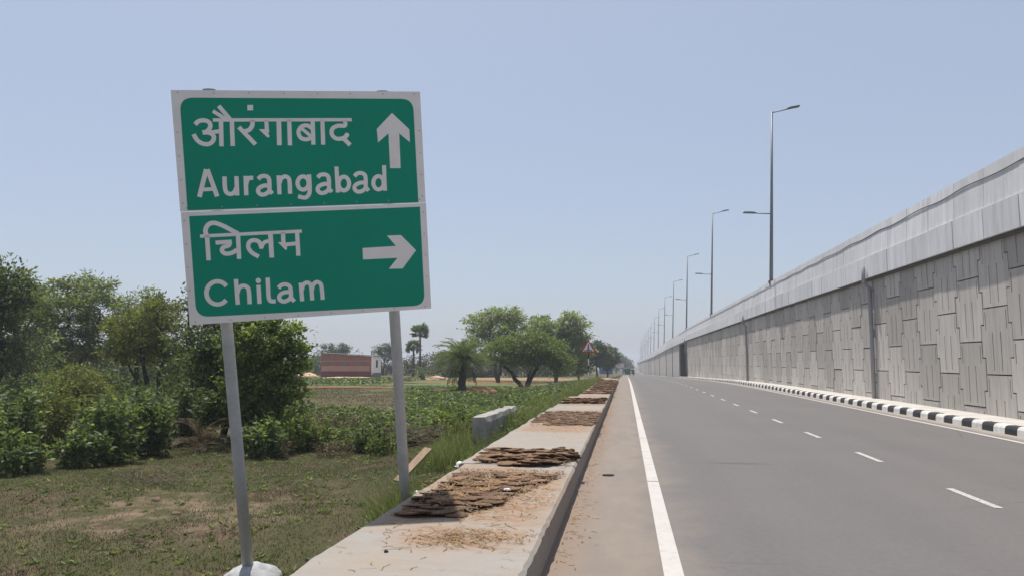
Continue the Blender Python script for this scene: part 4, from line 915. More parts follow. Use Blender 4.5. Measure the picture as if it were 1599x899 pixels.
# --- palms: each frond its own piece
def frond_mesh(ln, droop, nl, lw, ll, leaf, up0=1.0, dry=False):
    pts = []; p_ = np.array([0, 0, 0.0]); el = up0
    for i in range(13):
        pts.append(p_.copy()); p_ = p_ + np.array([math.cos(el), 0, math.sin(el)]) * ln / 12; el -= droop / 12
    pts = np.array(pts); P = []; D = []
    for i in range(nl):
        t_ = .12 + .88 * i / nl; k = t_ * 12; j = min(11, int(k)); q = pts[j] + (pts[j + 1] - pts[j]) * (k - j); tg = pts[j + 1] - pts[j]; tg = tg / np.linalg.norm(tg)
        for s_ in (-1, 1):
            d = tg * .75 + np.array([0, s_ * 1.0, .0]) + np.array([-tg[2], 0, tg[0]]) * .35 + rng.normal(size=3) * .10; P.append(q); D.append(d)
    P = np.array(P); D = unit(np.array(D)); tt = np.linspace(.12, 1, nl).repeat(2)
    v, f = leaves_np(P, D, ll * (1 - .55 * tt ** 2) * rng.uniform(.85, 1.1, len(P)), np.full(len(P), lw), .02)
    b = MB().tube([tuple(q) for q in pts], list(np.linspace(ln * .009, ln * .002, 13)), 4)
    nv = len(v); vv = np.concatenate([v, np.array(b.v)]); ff = [tuple(q) for q in f] + [tuple(i + nv for i in q) for q in b.f]
    me = new_mesh('frond', vv, ff); me.materials.append(leaf); return me
def date_palm(label, px, Y, trunk_h, trunk_r, ln, n, leaf, nl=44, group=None, dead=6):
    l = loc_at(px, Y); r = thing('date_palm', label, 'palm tree', l, 0, group)
    if trunk_h > 0:
        pts = [(.04 * math.sin(i), .03 * math.cos(i * 1.7), trunk_h * i / 13) for i in range(14)]
        MB().tube(pts, [trunk_r * (1.15 - .1 * i / 13) * (1 + .10 * (i % 2)) for i in range(14)], 10).build('trunk', M['palm_trunk'], r, smooth=False)
    ms_ = [frond_mesh(ln * k, dr, nl, ln * .0062, ln * .19, leaf, u_) for k, dr, u_ in ((1, 1.5, 1.15), (.95, 1.7, .75), (.9, 1.2, .30), (.72, .9, -.55))]
    for i in range(n):
        t_ = i / n; m_ = ms_[0 if t_ < .28 else 1 if t_ < .55 else 2 if t_ < .78 else 3]
        link('frond', m_, None, r, (0, 0, max(0.02, trunk_h)), (rng.normal() * .12, -rng.normal() * .12 - (.25 if t_ < .15 else 0), i * 2.399 + rng.normal() * .15), (rng.uniform(.85, 1.1),) * 3)
    return r
date_palm('date palm with thick dark trunk standing in the green field', 722, 47, 2.2, .22, 2.3, 84, L['palm'], 50)
date_palm('low trunkless date palm below the tall fan palm', 660, 92, .5, .25, 2.0, 26, L['palm'], 26)
date_palm('low brownish date palm tangled in the dry thicket at left', 318, 16.8, .12, .11, 1.1, 30, L['dry'], 30)
date_palm('small green date palm among shrubs left of the dry thicket', 185, 20.0, .55, .13, 1.25, 26, L['olive'], 30)
def fan_palm(label, px, Y, h, tr, nf, ln):
    l = loc_at(px, Y); r = thing('fan_palm', label, 'palm tree', l)
    MB().tube([(0, 0, 0), (.1, 0, h * .5), (.05, 0, h)], [tr * 1.2, tr, tr * .85], 8).build('trunk', M['palm_trunk'], r, smooth=True)
    P = []; D = []
    for j in np.linspace(-1.25, 1.25, 15): P.append((ln * .55, 0, 0)); D.append((math.cos(j), math.sin(j), -.15 * abs(j)))
    v, f = leaves_np(np.array(P), unit(np.array(D)), np.full(15, ln * .75), np.full(15, ln * .085), .02)
    b = MB().tube([(0, 0, 0), (ln * .55, 0, 0)], .03, 4); nv = len(v)
    me = new_mesh('frond', np.concatenate([v, np.array(b.v)]), [tuple(q) for q in f] + [tuple(i + nv for i in q) for q in b.f]); me.materials.append(L['dark'])
    for i in range(nf):
        el = -1.15 + 1.75 * (i / nf); link('frond', me, None, r, (.05, 0, h), (rng.normal() * .4, el + rng.normal() * .1, i * 2.399), (rng.uniform(.85, 1.1),) * 3)
fan_palm('tall fan palm with a small round head on the skyline', 655, 112, 6.9, .16, 34, 1.35)
fan_palm('shorter grey fan palm left of the tall fan palm', 645, 118, 4.8, .17, 26, 1.2)

# --- mid-distance trees right of the sign
l = loc_at(820, 62); tree('thorn_tree', 'spreading green tree with forked dark trunk in the field', 'tree', l, [((-.15, 0, -.1), (-2.0, 0, 2.0), .20, .13), ((0, 0, -.1), (1.2, .2, 2.1), .22, .12), ((.05, 0, 0), (.5, 0, 1.5), .13, .08)],
    [(-2.0, 0, 3.2, 1.4, 1.4, 1.0), (-.3, 0, 3.6, 1.5, 1.4, 1.0), (1.3, 0, 3.4, 1.5, 1.4, 1.1), (2.5, 0, 2.7, 1.2, 1.2, 1.0), (.6, 0, 2.5, 1.3, 1.2, .7), (-1.3, .3, 2.5, 1.0, 1.0, .6), (3.1, 0, 1.9, .8, .9, .8), (.8, 0, 4.3, 1.0, 1, .5)], L['mid'], M['bark_dark'], 900, 36, .24, .17, .04, droop=-.35)
l = loc_at(778, 80); tree('pale_tree', 'tall pale sage-coloured tree with airy crown behind the thorn tree', 'tree', l, [((0, 0, 0), (.3, 0, 2.6), .2, .12), ((0, 0, 0), (-.7, 0, 2.8), .16, .1)],
    [(-.6, 0, 6.2, 1.9, 1.6, 1.0), (1.0, 0, 6.6, 1.6, 1.5, .9), (2.2, 0, 5.6, 1.5, 1.4, 1.0), (-1.9, 0, 5.4, 1.4, 1.4, .9), (0, 0, 4.9, 2.2, 1.6, 1.0), (1.2, 0, 3.8, 2.0, 1.5, 1.1), (-1.4, 0, 3.7, 1.6, 1.4, 1.0)], L['pale'], M['bark'], 620, 24, .24, .24, .055, twigs=170, k=1.13)
l = loc_at(868, 84); tree('leafy_tree', 'tall yellowish-green tree with two-topped crown right of the pale tree', 'tree', l, [((0, 0, 0), (-.4, 0, 2.6), .2, .12), ((0, 0, 0), (.8, 0, 2.8), .18, .1)],
    [(-1.5, 0, 5.8, 1.3, 1.3, 1.0), (.2, 0, 5.3, 1.5, 1.4, 1.0), (1.6, 0, 6.3, 1.2, 1.2, 1.1), (2.2, 0, 5.0, 1.4, 1.3, 1.2), (0, 0, 3.9, 2.2, 1.6, 1.2), (2.0, 0, 3.2, 1.7, 1.4, 1.2), (-1.6, 0, 3.0, 1.6, 1.4, 1.2)], L['pale'], M['bark'], 880, 30, .28, .25, .062, twigs=120, k=1.07)
l = loc_at(903, 90); tree('leafy_tree', 'darker slim tree at the right flank of the two-topped tree', 'tree', l, [((0, 0, 0), (0, 0, 2.4), .14, .09)],
    [(0, 0, 4.4, 1.1, 1.1, .9), (.5, 0, 3.3, 1.1, 1.1, .9), (-.6, 0, 2.6, 1.2, 1.1, 1.0), (.2, 0, 1.7, 1.0, 1, .8)], L['feather'], M['bark_dark'], 380, 28, .26, .24, .06)
for px, Y, h, lab in ((932, 118, 5.6, 'dark round-headed roadside tree just right of the warning sign'), (948, 128, 5.3, 'dark round-headed roadside tree nearest the road in the distance')):
    l = loc_at(px, Y); tree('roadside_tree', lab, 'tree', l, [((0, 0, 0), (0, 0, 2.3), .16, .11)],
        [(0, 0, h * .80, 1.4, 1.4, 1.0), (.9, 0, h * .62, 1.1, 1.2, .9), (-.9, 0, h * .62, 1.2, 1.2, .9), (0, 0, h * .50, 1.5, 1.3, .9)], L['blue'], M['bark_dark'], 330, 26, .30, .30, .09)
for px, Y, h, lab in ((962, 330, 9.5, 'hazy blue far tree left of the road end'), (973, 360, 8.0, 'smaller hazy blue far tree next to the road end')):
    q = at(px, Y); tree('far_tree', lab, 'tree', (float(q[0]), Y, gz(float(q[0]), Y)), [((0, 0, 0), (0, 0, 3), .25, .15)],
        [(0, 0, h * .72, 3.2, 3, 2.4), (2.0, 0, h * .5, 2.6, 2.6, 2.0), (-2.4, 0, h * .5, 2.8, 2.6, 2.0)], L['blue'], M['bark_dark'], 260, 24, .7, .7, .25)
# scrub line at the far side of the fields: read as one mass, with a few single trees in it
bl = []
for px, Y, h in ((470, 132, 3.6), (488, 128, 4.0), (505, 140, 5.0), (530, 150, 5.2), (556, 150, 4.4), (575, 155, 3.6), (600, 135, 2.8), (625, 128, 3.0), (648, 125, 3.6), (672, 126, 3.8), (692, 118, 4.0), (715, 115, 4.2), (740, 112, 4.4), (765, 112, 4.0), (790, 116, 3.8), (815, 118, 3.6), (840, 120, 3.6), (865, 122, 3.4), (890, 130, 3.2), (910, 140, 3.4)):
    q = at(px, Y); bl.append((float(q[0]), Y, gz(float(q[0]), Y) + h * .42, 2.4, 2.0, h * .5))
v, f, _c2 = crown_mesh(bl, 1900, 24, .45, .34, .09, shell=.45); tag(link('scrub', new_mesh('scrub', v, f), L['scrub']), 'grey-green scrub line closing the far side of the fields', 'scrub', kind='stuff')
l = loc_at(598, 128); tree('thin_tree', 'thin dark tree with open crown beside the white end of the shed', 'tree', l, [((0, 0, 0), (.3, 0, 3.0), .14, .08), ((0, 0, 0), (-.5, 0, 3.2), .12, .07)],
    [(-1.0, 0, 4.6, .9, .9, .9), (.8, 0, 4.9, 1.0, .9, .9), (2.0, 0, 4.2, 1.0, .9, .8), (.6, 0, 3.4, 1.3, 1, .8)], L['blue'], M['bark_dark'], 200, 22, .28, .26, .07, twigs=80)
l = loc_at(523, 138); tree('thin_tree', 'dark pair of small crowns just above the shed roof', 'tree', l, [((0, 0, 0), (0, 0, 3.0), .14, .09)], [(-1.5, 0, 5.3, 1.2, 1.2, .8), (1.6, 0, 5.1, 1.2, 1.2, .8), (0, 0, 4, 1.6, 1.3, 1)], L['blue'], M['bark_dark'], 220, 24, .3, .28, .08)
l = loc_at(715, 120); tree('leafy_tree', 'dark bushy tree behind the date palm', 'tree', l, [((0, 0, 0), (0, 0, 1.6), .16, .1)], [(-1.4, 0, 3.4, 1.7, 1.5, 1.2), (1.0, 0, 3.6, 1.8, 1.5, 1.2), (2.6, 0, 2.8, 1.6, 1.4, 1.2), (0, 0, 2.0, 2.4, 1.6, 1.2), (-2.8, 0, 2.4, 1.5, 1.4, 1.2)], L['blue'], M['bark_dark'], 460, 28, .34, .30, .085)

# --- low leafy crop filling the wet field (cannot be counted)
def region_pts(n, test, x0, x1, y0, y1, bias=1.0):
    out = []
    while len(out) < n:
        m_ = n * 2; u = rng.random(m_) ** bias; X = rng.uniform(x0, x1, m_); Yv = y0 + (y1 - y0) * u
        for a, c_ in zip(X, Yv):
            if test(a, c_): out.append((a, c_))
            if len(out) >= n: break
    return np.array(out)
def px_of(x, y): return 799.5 + 1150 * ((x * RT[0] + y * RT[1]) / (x * FW[0] + y * FW[1] - 0.15))
def in_crop(x, y):
    p_ = px_of(x, y); y = y / 1.12
    k = noise.noise(Vector((x * .25, y * .18, 0)))
    if p_ < 470: return False
    if p_ < 640: return y < 27 + k * 5 and k + .6 * noise.noise(Vector((x * .9, y * .9, 2))) > -.12
    return y < 47 + k * 8 and x < -2.6 - .03 * (y - 16)
cp = region_pts(7000, in_crop, -19, -2.4, 17.6, 60, 1.5)
P = []; D = []
for (x, y) in cp:
    z0 = gz(x, y); hgt = .16 + .22 * max(0, .5 + noise.noise(Vector((x * .5, y * .5, 5)))); n = int(rng.integers(7, 15))
    for i in range(n):
        a = rng.uniform(0, 6.28); rad = rng.uniform(.02, .22); zz = z0 + hgt * rng.uniform(.3, 1.15)
        P.append((x + rad * math.cos(a), y + rad * math.sin(a), zz)); D.append((math.cos(a), math.sin(a), rng.uniform(-.35, .55)))
P = np.array(P); D = unit(np.array(D)); s_ = rng.uniform(.6, 1.35, len(P)) * (1 + np.clip((P[:, 1] - 22) / 40, 0, .8))
v, f = leaves_np(P, D, .125 * s_, .036 * s_, .06); tag(link('field_crop', new_mesh('field_crop', v, f), L['crop']), 'low leafy green plants filling the wet field', 'crop', kind='stuff')
cp = region_pts(1500, lambda x, y: True, -62, -24, 68, 84); P = []; D = []
for (x, y) in cp:
    z0 = gz(x, y)
    for i in range(8): a = rng.uniform(0, 6.28); P.append((x + rng.normal() * .4, y + rng.normal() * .4, z0 + rng.uniform(.05, .35))); D.append((math.cos(a), math.sin(a), .4))
v, f = leaves_np(np.array(P), unit(np.array(D)), np.full(len(P), .35), np.full(len(P), .10)); tag(link('field_crop', new_mesh('field_crop', v, f), L['crop']), 'distant green strip of crop in front of the brick shed', 'crop', kind='stuff')

# --- grass: short turf, verge tufts
def blades(pts, hfun, wd, lean, mat, name, label, cat):
    n = len(pts); H = np.array([hfun(x, y) for x, y in pts]) * rng.uniform(.5, 1.3, n); Z = np.array([gz(x, y) for x, y in pts])
    a = rng.uniform(0, 2 * math.pi, n); b_ = np.stack([pts[:, 0], pts[:, 1], Z - .005], 1); sd = np.stack([np.cos(a), np.sin(a), np.zeros(n)], 1)
    W_ = wd * rng.uniform(.6, 1.4, n)[:, None]; ln = rng.normal(size=(n, 2)) * lean
    tip = b_ + np.stack([ln[:, 0] * H, ln[:, 1] * H, H], 1); mid = b_ + np.stack([ln[:, 0] * H * .3, ln[:, 1] * H * .3, H * .6], 1)
    v = np.stack([b_ - sd * W_, b_ + sd * W_, mid + sd * W_ * .7, tip, mid - sd * W_ * .7], 1).reshape(-1, 3)
    i = np.arange(n)[:, None] * 5; f = np.concatenate([i + np.array([[0, 1, 2, 4]])], 0)
    tri = i + np.array([[4, 2, 3]]); ff = np.concatenate([f, np.concatenate([tri, tri[:, 2:]], 1)], 0)
    # quads plus triangles: build separately as one mesh of polygons
    me = bpy.data.meshes.new(name); nq = n
    me.vertices.add(len(v)); me.vertices.foreach_set('co', v.astype(np.float32).ravel())
    lv = np.concatenate([f.ravel(), tri.ravel()]).astype(np.int32); me.loops.add(len(lv)); me.loops.foreach_set('vertex_index', lv)
    me.polygons.add(2 * n); me.polygons.foreach_set('loop_start', np.concatenate([np.arange(n) * 4, 4 * n + np.arange(n) * 3]).astype(np.int32)); me.polygons.foreach_set('loop_total', np.concatenate([np.full(n, 4), np.full(n, 3)]).astype(np.int32)); me.update(calc_edges=True)
    return tag(link(name, me, mat), label, cat, kind='stuff')
def turf_ok(x, y):
    if x > -1.98 or x < -3.0 - 1.75 * y + 1.0: return False
    if px_of(x, y) < -60 and rng.random() < .5: return False
    k = noise.noise(Vector((x * .75, y * .75, 11))) + .5 * noise.noise(Vector((x * 2.4, y * 2.4, 12)))
    if -7.6 < x < -5.2 and 8.8 < y < 11.2 and noise.noise(Vector((x * 1.1, y * 1.3, 4))) > -.05: return rng.random() < .12
    return rng.random() < .75 + .9 * k
pts = region_pts(230000, turf_ok, -30, -1.98, 4.0, 21, 1.15)
blades(pts, lambda x, y: .035 + .03 * max(0, noise.noise(Vector((x, y, 2)))), .0042, .8, M['turf'], 'grass', 'short patchy turf between the shrubs and the slab', 'grass')
def verge_ok(x, y):
    d = -2.0 - x
    wdt = .40 + .75 * max(0, .3 + noise.noise(Vector((y * .5, 3, 0)))) + (1.3 if y > 13 else 0) + .03 * max(0, y - 12)
    if y < 6.2: wdt *= .35
    return 0 < d < wdt and rng.random() < 1 - .5 * d / wdt
pts = region_pts(70000, verge_ok, -5.8, -1.98, 5.0, 64, 1.45)
blades(pts, lambda x, y: (.10 + .30 * max(0, .35 + noise.noise(Vector((x * .8, y * .8, 8))))) * (1.25 if y < 13 else 1.3), .0044, .55, L['verge'], 'tall_grass', 'taller green weeds and grass along the left edge of the slab', 'grass')
# weedy tuft at the foot of the right post
pts = np.array([(g(fr[0] - .05, .16), g(fr[1] + .05, .22)) for _ in range(2600)]); pts = pts[pts[:, 0] < -2.02]
blades(pts, lambda x, y: .62, .004, .32, L['verge'], 'tall_grass', 'thick tuft of weeds around the foot of the right sign post', 'grass')
# thin dry stubble over the bare field behind
pts = region_pts(36000, lambda x, y: px_of(x, y) > 300 and noise.noise(Vector((x * .3, y * .22, 31))) > -.25, -44, -6, 27, 68, 1.0)
blades(pts, lambda x, y: .10, .011, .6, L['dry'], 'stubble', 'thin dry stubble over the bare brown field', 'stubble')
# small weeds and twigs lying in the turf
pts = region_pts(650, lambda x, y: x < -2.1 and px_of(x, y) > -60 and noise.noise(Vector((x * .6, y * .6, 21))) > -.1, -16, -2.1, 5.2, 17, 1.2); P = []; D = []
for (x, y) in pts:
    z0 = gz(x, y)
    for i in range(9): a = i * 2.4 + rng.random(); P.append((x, y, z0 + .01)); D.append((math.cos(a), math.sin(a), rng.uniform(.1, .9)))
v, f = leaves_np(np.array(P), unit(np.array(D)), rng.uniform(.03, .11, len(P)), rng.uniform(.007, .016, len(P))); tag(link('low_weeds', new_mesh('low_weeds', v, f), L['verge']), 'small rosette weeds scattered through the turf', 'weeds', kind='stuff')
sp = [(x, y) for x, y in region_pts(320, lambda x, y: px_of(x, y) > -60, -15, -2.2, 5.2, 16, 1.2)]
tag(link('turf_litter', sticks(sp, .03, .16, .0035, lambda x, y: gz(x, y) + .02), M['twig']), 'dry twigs and stalks lying in the turf', 'twigs', kind='stuff')
# leafy weeds among the verge grass
pts = region_pts(900, lambda x, y: -2.05 - x < .25 + .08 * y and noise.noise(Vector((x * .7, y * .5, 41))) > -.15, -5.5, -2.08, 6.6, 48, 1.5); P = []; D = []
for (x, y) in pts:
    z0 = gz(x, y); h = rng.uniform(.12, .45)
    for i in range(16): a = i * 2.4 + rng.random(); P.append((x + rng.normal() * .05, y + rng.normal() * .05, z0 + h * rng.random())); D.append((math.cos(a), math.sin(a), rng.uniform(-.2, .8)))
v, f = leaves_np(np.array(P), unit(np.array(D)), rng.uniform(.04, .11, len(P)), rng.uniform(.010, .024, len(P))); tag(link('verge_weeds', new_mesh('verge_weeds', v, f), L['crop']), 'leafy green weeds among the grass along the slab edge', 'weeds', kind='stuff')
# dry brush heaps
def brush(label, px, Y, wd, ht, n, mat):
    l = loc_at(px, Y); b = MB()
    for _ in range(n):
        a = rng.uniform(0, 6.28); c_ = np.array([rng.normal() * wd * .35, rng.normal() * wd * .2, rng.uniform(0, ht * .7)]); d = np.array([math.cos(a), math.sin(a) * .6, rng.normal() * .35]) * rng.uniform(.15, .5) * wd * .6
        b.tube([tuple(c_ - d), tuple(c_ + rng.normal(size=3) * .04), tuple(c_ + d)], [.007, .006, .003], 4, False)
    tag(b.build('brush_heap', mat, None, l), label, 'brush heap', kind='stuff')
brush('tangle of dry grey branches in the weeds right of the right post', 672, 17.2, 1.5, .55, 150, M['twig'])
brush('dry brown brush heap on the verge before the forked tree', 868, 50, 4.0, .7, 160, M['twig'])
brush('low fallen twigs at the foot of the middle left shrubs', 245, 11.9, 1.1, .18, 46, M['twig'])

# ================================================================== FIELD THINGS
def mound(name, label, px, Y, rx, ry, h, mat, seed):
    l = loc_at(px, Y); tag(link(name, lump(rx, ry, h, seed, 28, 10, .22), mat, None, (l[0], l[1], l[2] - .05)), label, 'mound')
mound('soil_mound', 'mound of red soil beside the date palm trunk', 749, 46, 1.25, 1.0, .62, M['red_soil'], 4)
mound('sand_pile', 'pale sand pile left of the brick shed', 479, 103, 1.9, 1.5, .75, M['sand'], 8)
mound('sand_bank', 'low sandy bank in front of the brick shed', 545, 99, 5.0, 1.2, .22, M['sand'], 12)
mound('straw_heap', 'small pale heap in the field near the low date palm', 682, 90, 1.2, .8, .5, M['sand'], 15)
mound('bush_clump', 'low grey-green hump left of the date palm', 690, 48, 1.6, 1.0, .45, M['bark'], 17)
mound('soil_bank', 'low brown earth bank under the forked tree', 850, 58, 2.6, 1.0, .28, M['red_soil'], 19)
for px, Y, wd, lab in ((560, 61, 16, 'thin dark earth ridge across the bare field'), (700, 74, 20, 'earth ridge across the tan field behind the date palm'), (800, 86, 22, 'farther earth ridge across the tan field behind the thorn tree')):
    l = loc_at(px, Y); me = lump(wd * .5, .35, .16, px, 40, 4, .35); tag(link('field_ridge', me, M['red_soil'], None, (l[0], l[1], l[2] - .03)), lab, 'earth ridge', 'earth ridges between the fields')
# brick shed
C0 = at(580, 104); E0 = at(502, 104.6); lz = gz(float(C0[0]), 104) - .05
ax = np.array([C0[0] - E0[0], C0[1] - E0[1]]); Ln = float(np.linalg.norm(ax)); rz_ = math.atan2(ax[1], ax[0])
sh = thing('brick_shed', 'long red brick shed with maroon base and white end wall in the field', 'shed', (float(E0[0]), float(E0[1]), lz), rz_)
DP = 3.0
b = MB(); b.prism([(0, .95), (Ln, .95), (Ln, 3.15), (0, 3.55)], 1, 0, .3); me = b.mesh('wall'); hole_free(me); link('wall', me, M['brick_red'], sh)
MB().box(-.06, Ln - .0, -.07, DP, 0, .95).build('plinth', M['maroon'], sh)
MB().box(.02, Ln - .25, -.035, -.002, .97, 1.75).build('plaster_band', M['plaster_pink'], sh)
MB().box(.02, Ln - .05, -.05, -.002, 2.42, 2.52).build('string_course', M['plaster_pink'], sh)
for k in range(5):
    x0 = .6 + k * (Ln - 1.2) / 5
    MB().box(x0, x0 + .9, -.03, -.001, 1.85, 2.38).build('blind_window', M['brick_red'] if k % 2 else M['roof'], sh)
b = MB(); b.prism([(0.0, .45), (DP, .45), (DP, 3.15), (0.0, 3.15)], 0, Ln - .001, Ln + .25); me = b.mesh('end_wall'); hole_free(me); link('end_wall', me, M['white_wash'], sh)
MB().box(Ln + .24, Ln + .27, 1.1, 1.7, 1.5, 2.6).build('window', M['black'], sh)
MB().box(Ln + .1, Ln + .28, 0, DP, 0, .75).build('end_plinth', M['dark_conc'], sh)
b = MB(); b.prism([(-.25, 3.60), (Ln + .45, 3.17), (Ln + .45, 3.27), (-.25, 3.70)], 1, -.3, DP + .3); me = b.mesh('roof'); hole_free(me); link('roof', me, M['roof'], sh)
MB().box(0.05, .3, .31, DP, .95, 3.4).build('wall', M['brick_red'], sh); MB().box(.31, Ln - .05, DP - .3, DP, .95, 3.1).build('wall', M['brick_red'], sh)

# pedestrian warning sign
wx, wy = float(at(919, 58)[0]), 58.0
ws = thing('warning_sign', 'red bordered triangular pedestrian crossing sign on a banded pole', 'road sign', (wx, wy, gz(wx, wy)))
zc = 2.20 - gz(wx, wy); hs_ = .60
def tri(k, y0, y1, name, mat, par):
    P = [(-hs_ * k, zc + hs_ * .35 * (1 - k)), (hs_ * k, zc + hs_ * .35 * (1 - k)), (0, zc + hs_ * 1.732 - hs_ * (1 - k) * 1.38)]
    P = [(-hs_ * k, zc + hs_ * .577 - hs_ * k * .577), (hs_ * k, zc + hs_ * .577 - hs_ * k * .577), (0, zc + hs_ * .577 + hs_ * k * 1.155)]
    me = MB().prism(P, 1, y0, y1).mesh(name); hole_free(me); return link(name, me, mat, par)
tp = tri(1.0, -.06, -.055, 'sign_plate', M['sign_red'], ws); tri(.72, -.066, -.061, 'white_field', M['white'], tp)
b = MB(); b.box(-.05, .05, -.072, -.067, zc + .30, zc + .52).prism([(-.05, zc + .30), (.0, zc + .30), (-.06, zc + .14), (-.11, zc + .14)], 1, -.072, -.067).prism([(0, zc + .30), (.05, zc + .30), (.11, zc + .14), (.05, zc + .14)], 1, -.072, -.067)
b.tube([(0, -.067, zc + .59), (0, -.073, zc + .59)], .055, 10); b.build('pedestrian_symbol', M['kerb_black'], tp)
for k in range(5): MB().box(-.30 + k * .13, -.23 + k * .13, -.072, -.067, zc + .105, zc + .20).build('crossing_stripe', M['kerb_black'], tp)
for k in range(6):
    z0 = -.2 + k * (zc + .75) / 6; MB().tube([(0, 0, z0), (0, 0, z0 + (zc + .75) / 6)], .045, 8).build('pole', M['kerb_black'] if k % 2 == 0 else M['white'], ws)

# far roadside kiosk and board
q = at(946, 190); kz = gz(float(q[0]), 190)
kk = thing('roadside_kiosk', 'small blue roadside kiosk under the far trees', 'kiosk', (float(q[0]), 190, kz))
MB().box(-1.7, 1.7, 0, 2.5, 0, 2.5).build('wall', M['blue_paint'], kk); MB().box(-1.9, 1.9, -.5, 2.7, 2.5, 2.65).build('roof', M['white'], kk); MB().box(-.8, .8, -.03, .02, .9, 2.0).build('window', M['black'], kk)
q = at(967, 300); bz = gz(float(q[0]), 300)
kk = thing('notice_board', 'faded pink board on posts far down the left of the road', 'board', (float(q[0]), 300, bz))
MB().box(-1.9, 1.9, -.06, .06, 2.6, 4.3).build('panel', M['pink_board'], kk)
for s_ in (-1.5, 1.5): MB().box(s_ - .06, s_ + .06, .07, .19, -.5, 4.2).build('post', M['pole'], kk)

# ================================================================== TRAFFIC IN THE DISTANCE
def wheel(par, x, y, r, wd, mat=None):
    o = MB().tube([(x - wd / 2, y, r), (x + wd / 2, y, r)], r, 14).build('wheel', M['rubber'], par)
    MB().tube([(x - wd / 2 - .01, y, r), (x + wd / 2 + .01, y, r)], r * .5, 10).build('rim', M['white'], o)
def rickshaw(label, x, y, rz=0):
    r = thing('auto_rickshaw', label, 'auto rickshaw', (x, y, float(zr(y)) + .005), rz)
    me = MB().prism([(-1.25, .28), (1.2, .28), (1.35, .6), (1.2, .95), (.55, 1.0), (-.9, .95), (-1.3, .9)], 0, -.66, .66).mesh('body'); hole_free(me); link('body', me, M['veh_green'], r)
    me = MB().prism([(-1.28, .96), (-1.10, .96), (-1.02, 1.62), (.55, 1.66), (.80, 1.02), (.92, 1.02), (.66, 1.76), (.3, 1.84), (-.9, 1.82), (-1.18, 1.7)], 0, -.65, .65).mesh('canopy'); hole_free(me); link('canopy', me, M['veh_green'], r)
    MB().box(-.58, .58, .78, .80, 1.02, 1.6).build('windscreen', M['glass'], r, rot=(.0, 0, 0)); MB().box(-.55, .55, -1.0, -.5, .75, 1.25).build('seat', M['cloth_dark'], r)
    wheel(r, -.6, -.75, .24, .12); wheel(r, .6, -.75, .24, .12); wheel(r, 0, .95, .24, .12)
rickshaw('dark green auto rickshaw at the far end of the road, left lane', float(at(979.5, 172)[0]), 172)
# small goods van
def van(label, x, y):
    r = thing('goods_van', label, 'van', (x, y, float(zr(y)) + .005)); 
    me = MB().prism([(-2.2, .45), (2.2, .45), (2.25, 1.0), (1.9, 1.2), (1.5, 1.95), (-2.2, 1.95)], 0, -.85, .85).mesh('body'); hole_free(me); link('body', me, M['veh_cream'], r)
    MB().box(-.75, .75, -2.22, -2.19, 1.25, 1.8).build('rear_window', M['glass'], r); MB().box(-.85, .85, -2.28, -2.17, .42, .62).build('bumper', M['rubber'], r)
    for s_ in (-1, 1):
        wheel(r, s_ * .74, -1.35, .34, .2); wheel(r, s_ * .74, 1.4, .34, .2)
        MB().box(s_ * .74 - .07, s_ * .74 + .07, -2.23, -2.2, .8, 1.1).build('tail_light', M['sign_red'], r)
van('pale goods van far ahead in the middle of the road', float(at(986, 255)[0]), 255)
def skin_body(name, joints, edges, mat, parent):
    me = bpy.data.meshes.new(name); me.from_pydata([j[:3] for j in joints], edges, []); o = link(name, me, mat, parent)
    md = o.modifiers.new('skin', 'SKIN'); 
    for i, j in enumerate(joints): me.skin_vertices[0].data[i].radius = (j[3], j[3])
    me.skin_vertices[0].data[0].use_root = True
    o.modifiers.new('sub', 'SUBSURF').levels = 1; return o
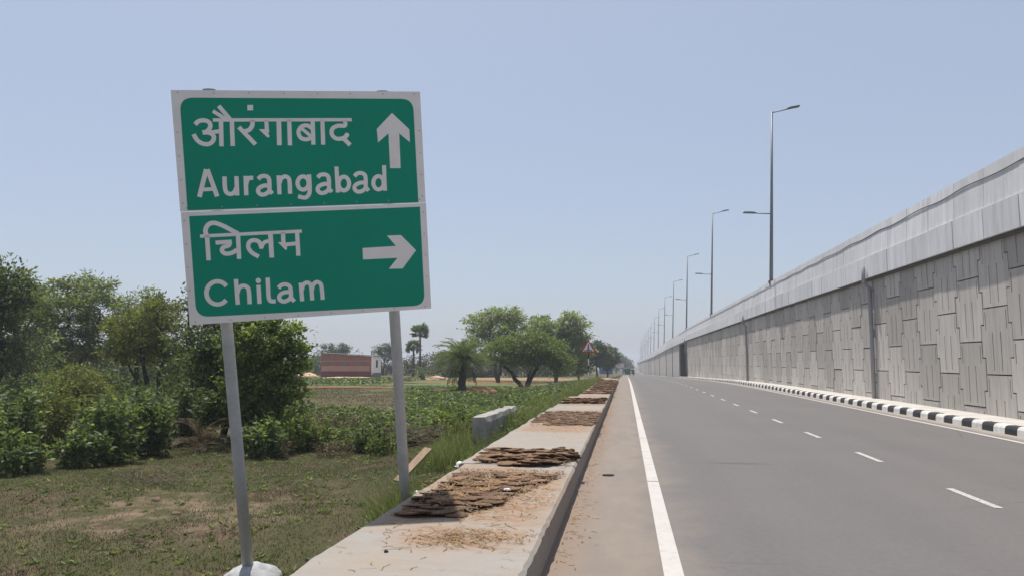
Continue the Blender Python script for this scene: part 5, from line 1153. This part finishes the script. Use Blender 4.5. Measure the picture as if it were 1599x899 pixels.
def person(label, x, y, cloth, sit=False, root=None, dz=0.0, name='person'):
    r = root or thing(name, label, 'person', (x, y, float(zr(y)) + .005))
    if not sit:
        J = [(0, 0, .92 + dz, .15), (0, .0, 1.2 + dz, .16), (0, 0, 1.40 + dz, .15), (0, .02, 1.50 + dz, .055), (.19, 0, 1.37 + dz, .06), (.25, 0, 1.10 + dz, .05), (.24, .06, .86 + dz, .035), (-.19, 0, 1.37 + dz, .06), (-.25, 0, 1.10 + dz, .05), (-.24, .06, .86 + dz, .035), (.09, 0, .8 + dz, .10), (.10, .05, .48 + dz, .075), (.10, -.02, .08 + dz, .05), (-.09, 0, .8 + dz, .10), (-.10, -.05, .48 + dz, .075), (-.10, -.12, .08 + dz, .05)]
    else:
        J = [(0, 0, .82 + dz, .16), (0, .08, 1.08 + dz, .16), (0, .14, 1.28 + dz, .15), (0, .18, 1.38 + dz, .055), (.20, .14, 1.24 + dz, .06), (.30, .32, 1.04 + dz, .05), (.28, .55, .98 + dz, .035), (-.20, .14, 1.24 + dz, .06), (-.30, .32, 1.04 + dz, .05), (-.28, .55, .98 + dz, .035), (.15, .1, .78 + dz, .10), (.22, .38, .72 + dz, .08), (.20, .2, .30 + dz, .05), (-.15, .1, .78 + dz, .10), (-.22, .38, .72 + dz, .08), (-.20, .2, .30 + dz, .05)]
    skin_body('body', J, [(0, 1), (1, 2), (2, 3), (2, 4), (4, 5), (5, 6), (2, 7), (7, 8), (8, 9), (0, 10), (10, 11), (11, 12), (0, 13), (13, 14), (14, 15)], cloth, r)
    h = J[3]; b = lump(.09, .105, .13, 2, 14, 8, .03); link('head', b, M['skin'], r, (0, h[1] + .01, h[2] + .06)); link('hair', lump(.098, .112, .10, 5, 14, 6, .06), M['kerb_black'], r, (0, h[1] - .005, h[2] + .12)); return r
person('person in white clothes standing at the far end of the slab', float(at(969.5, 150)[0]), 150, M['cloth_white'])
def motorbike(label, x, y):
    r = thing('motorcycle', label, 'motorcycle', (x, y, float(zr(y)) + .005))
    wheel(r, 0, -.62, .30, .10); wheel(r, 0, .66, .30, .09)
    me = MB().prism([(-.75, .62), (-.2, .45), (.35, .45), (.55, .85), (.25, .95), (-.15, .80), (-.8, .82)], 0, -.13, .13).mesh('body'); hole_free(me); link('body', me, M['cloth_dark'], r)
    MB().tube([(-.34, .42, 1.02), (0, .5, .98), (.34, .42, 1.02)], .018, 6).build('handlebar', M['pole'], r); MB().tube([(0, .5, .95), (0, .66, .3)], .03, 6).build('fork', M['pole'], r)
    MB().box(-.09, .09, -.86, -.80, .62, .74).build('tail_light', M['sign_red'], r); return r
mx, my = float(at(988.5, 166)[0]), 166.0
motorbike('dark motorcycle far ahead on the road', mx, my)
rr_ = thing('person', 'rider in dark clothes sitting on the far motorcycle', 'person', (mx, my - .15, float(zr(my)) + .005)); person('', 0, 0, M['cloth_dark'], True, rr_, 0.02)

# ================================================================== HAZE
hz = MB(); hz.box(-2300, 2300, -310, 2600, -10, 24); o = hz.build('haze', None)
t = NT('haze_air'); t.t.nodes.remove(t.b); pvn = t.n('ShaderNodeVolumePrincipled')
pvn.inputs['Color'].default_value = (0.88, 0.92, 1.0, 1); pvn.inputs['Density'].default_value = 0.0008; pvn.inputs['Anisotropy'].default_value = 0.0
t.l(pvn.outputs[0], t.out.inputs['Volume']); o.data.materials.append(t.m); tag(o, kind='stuff')
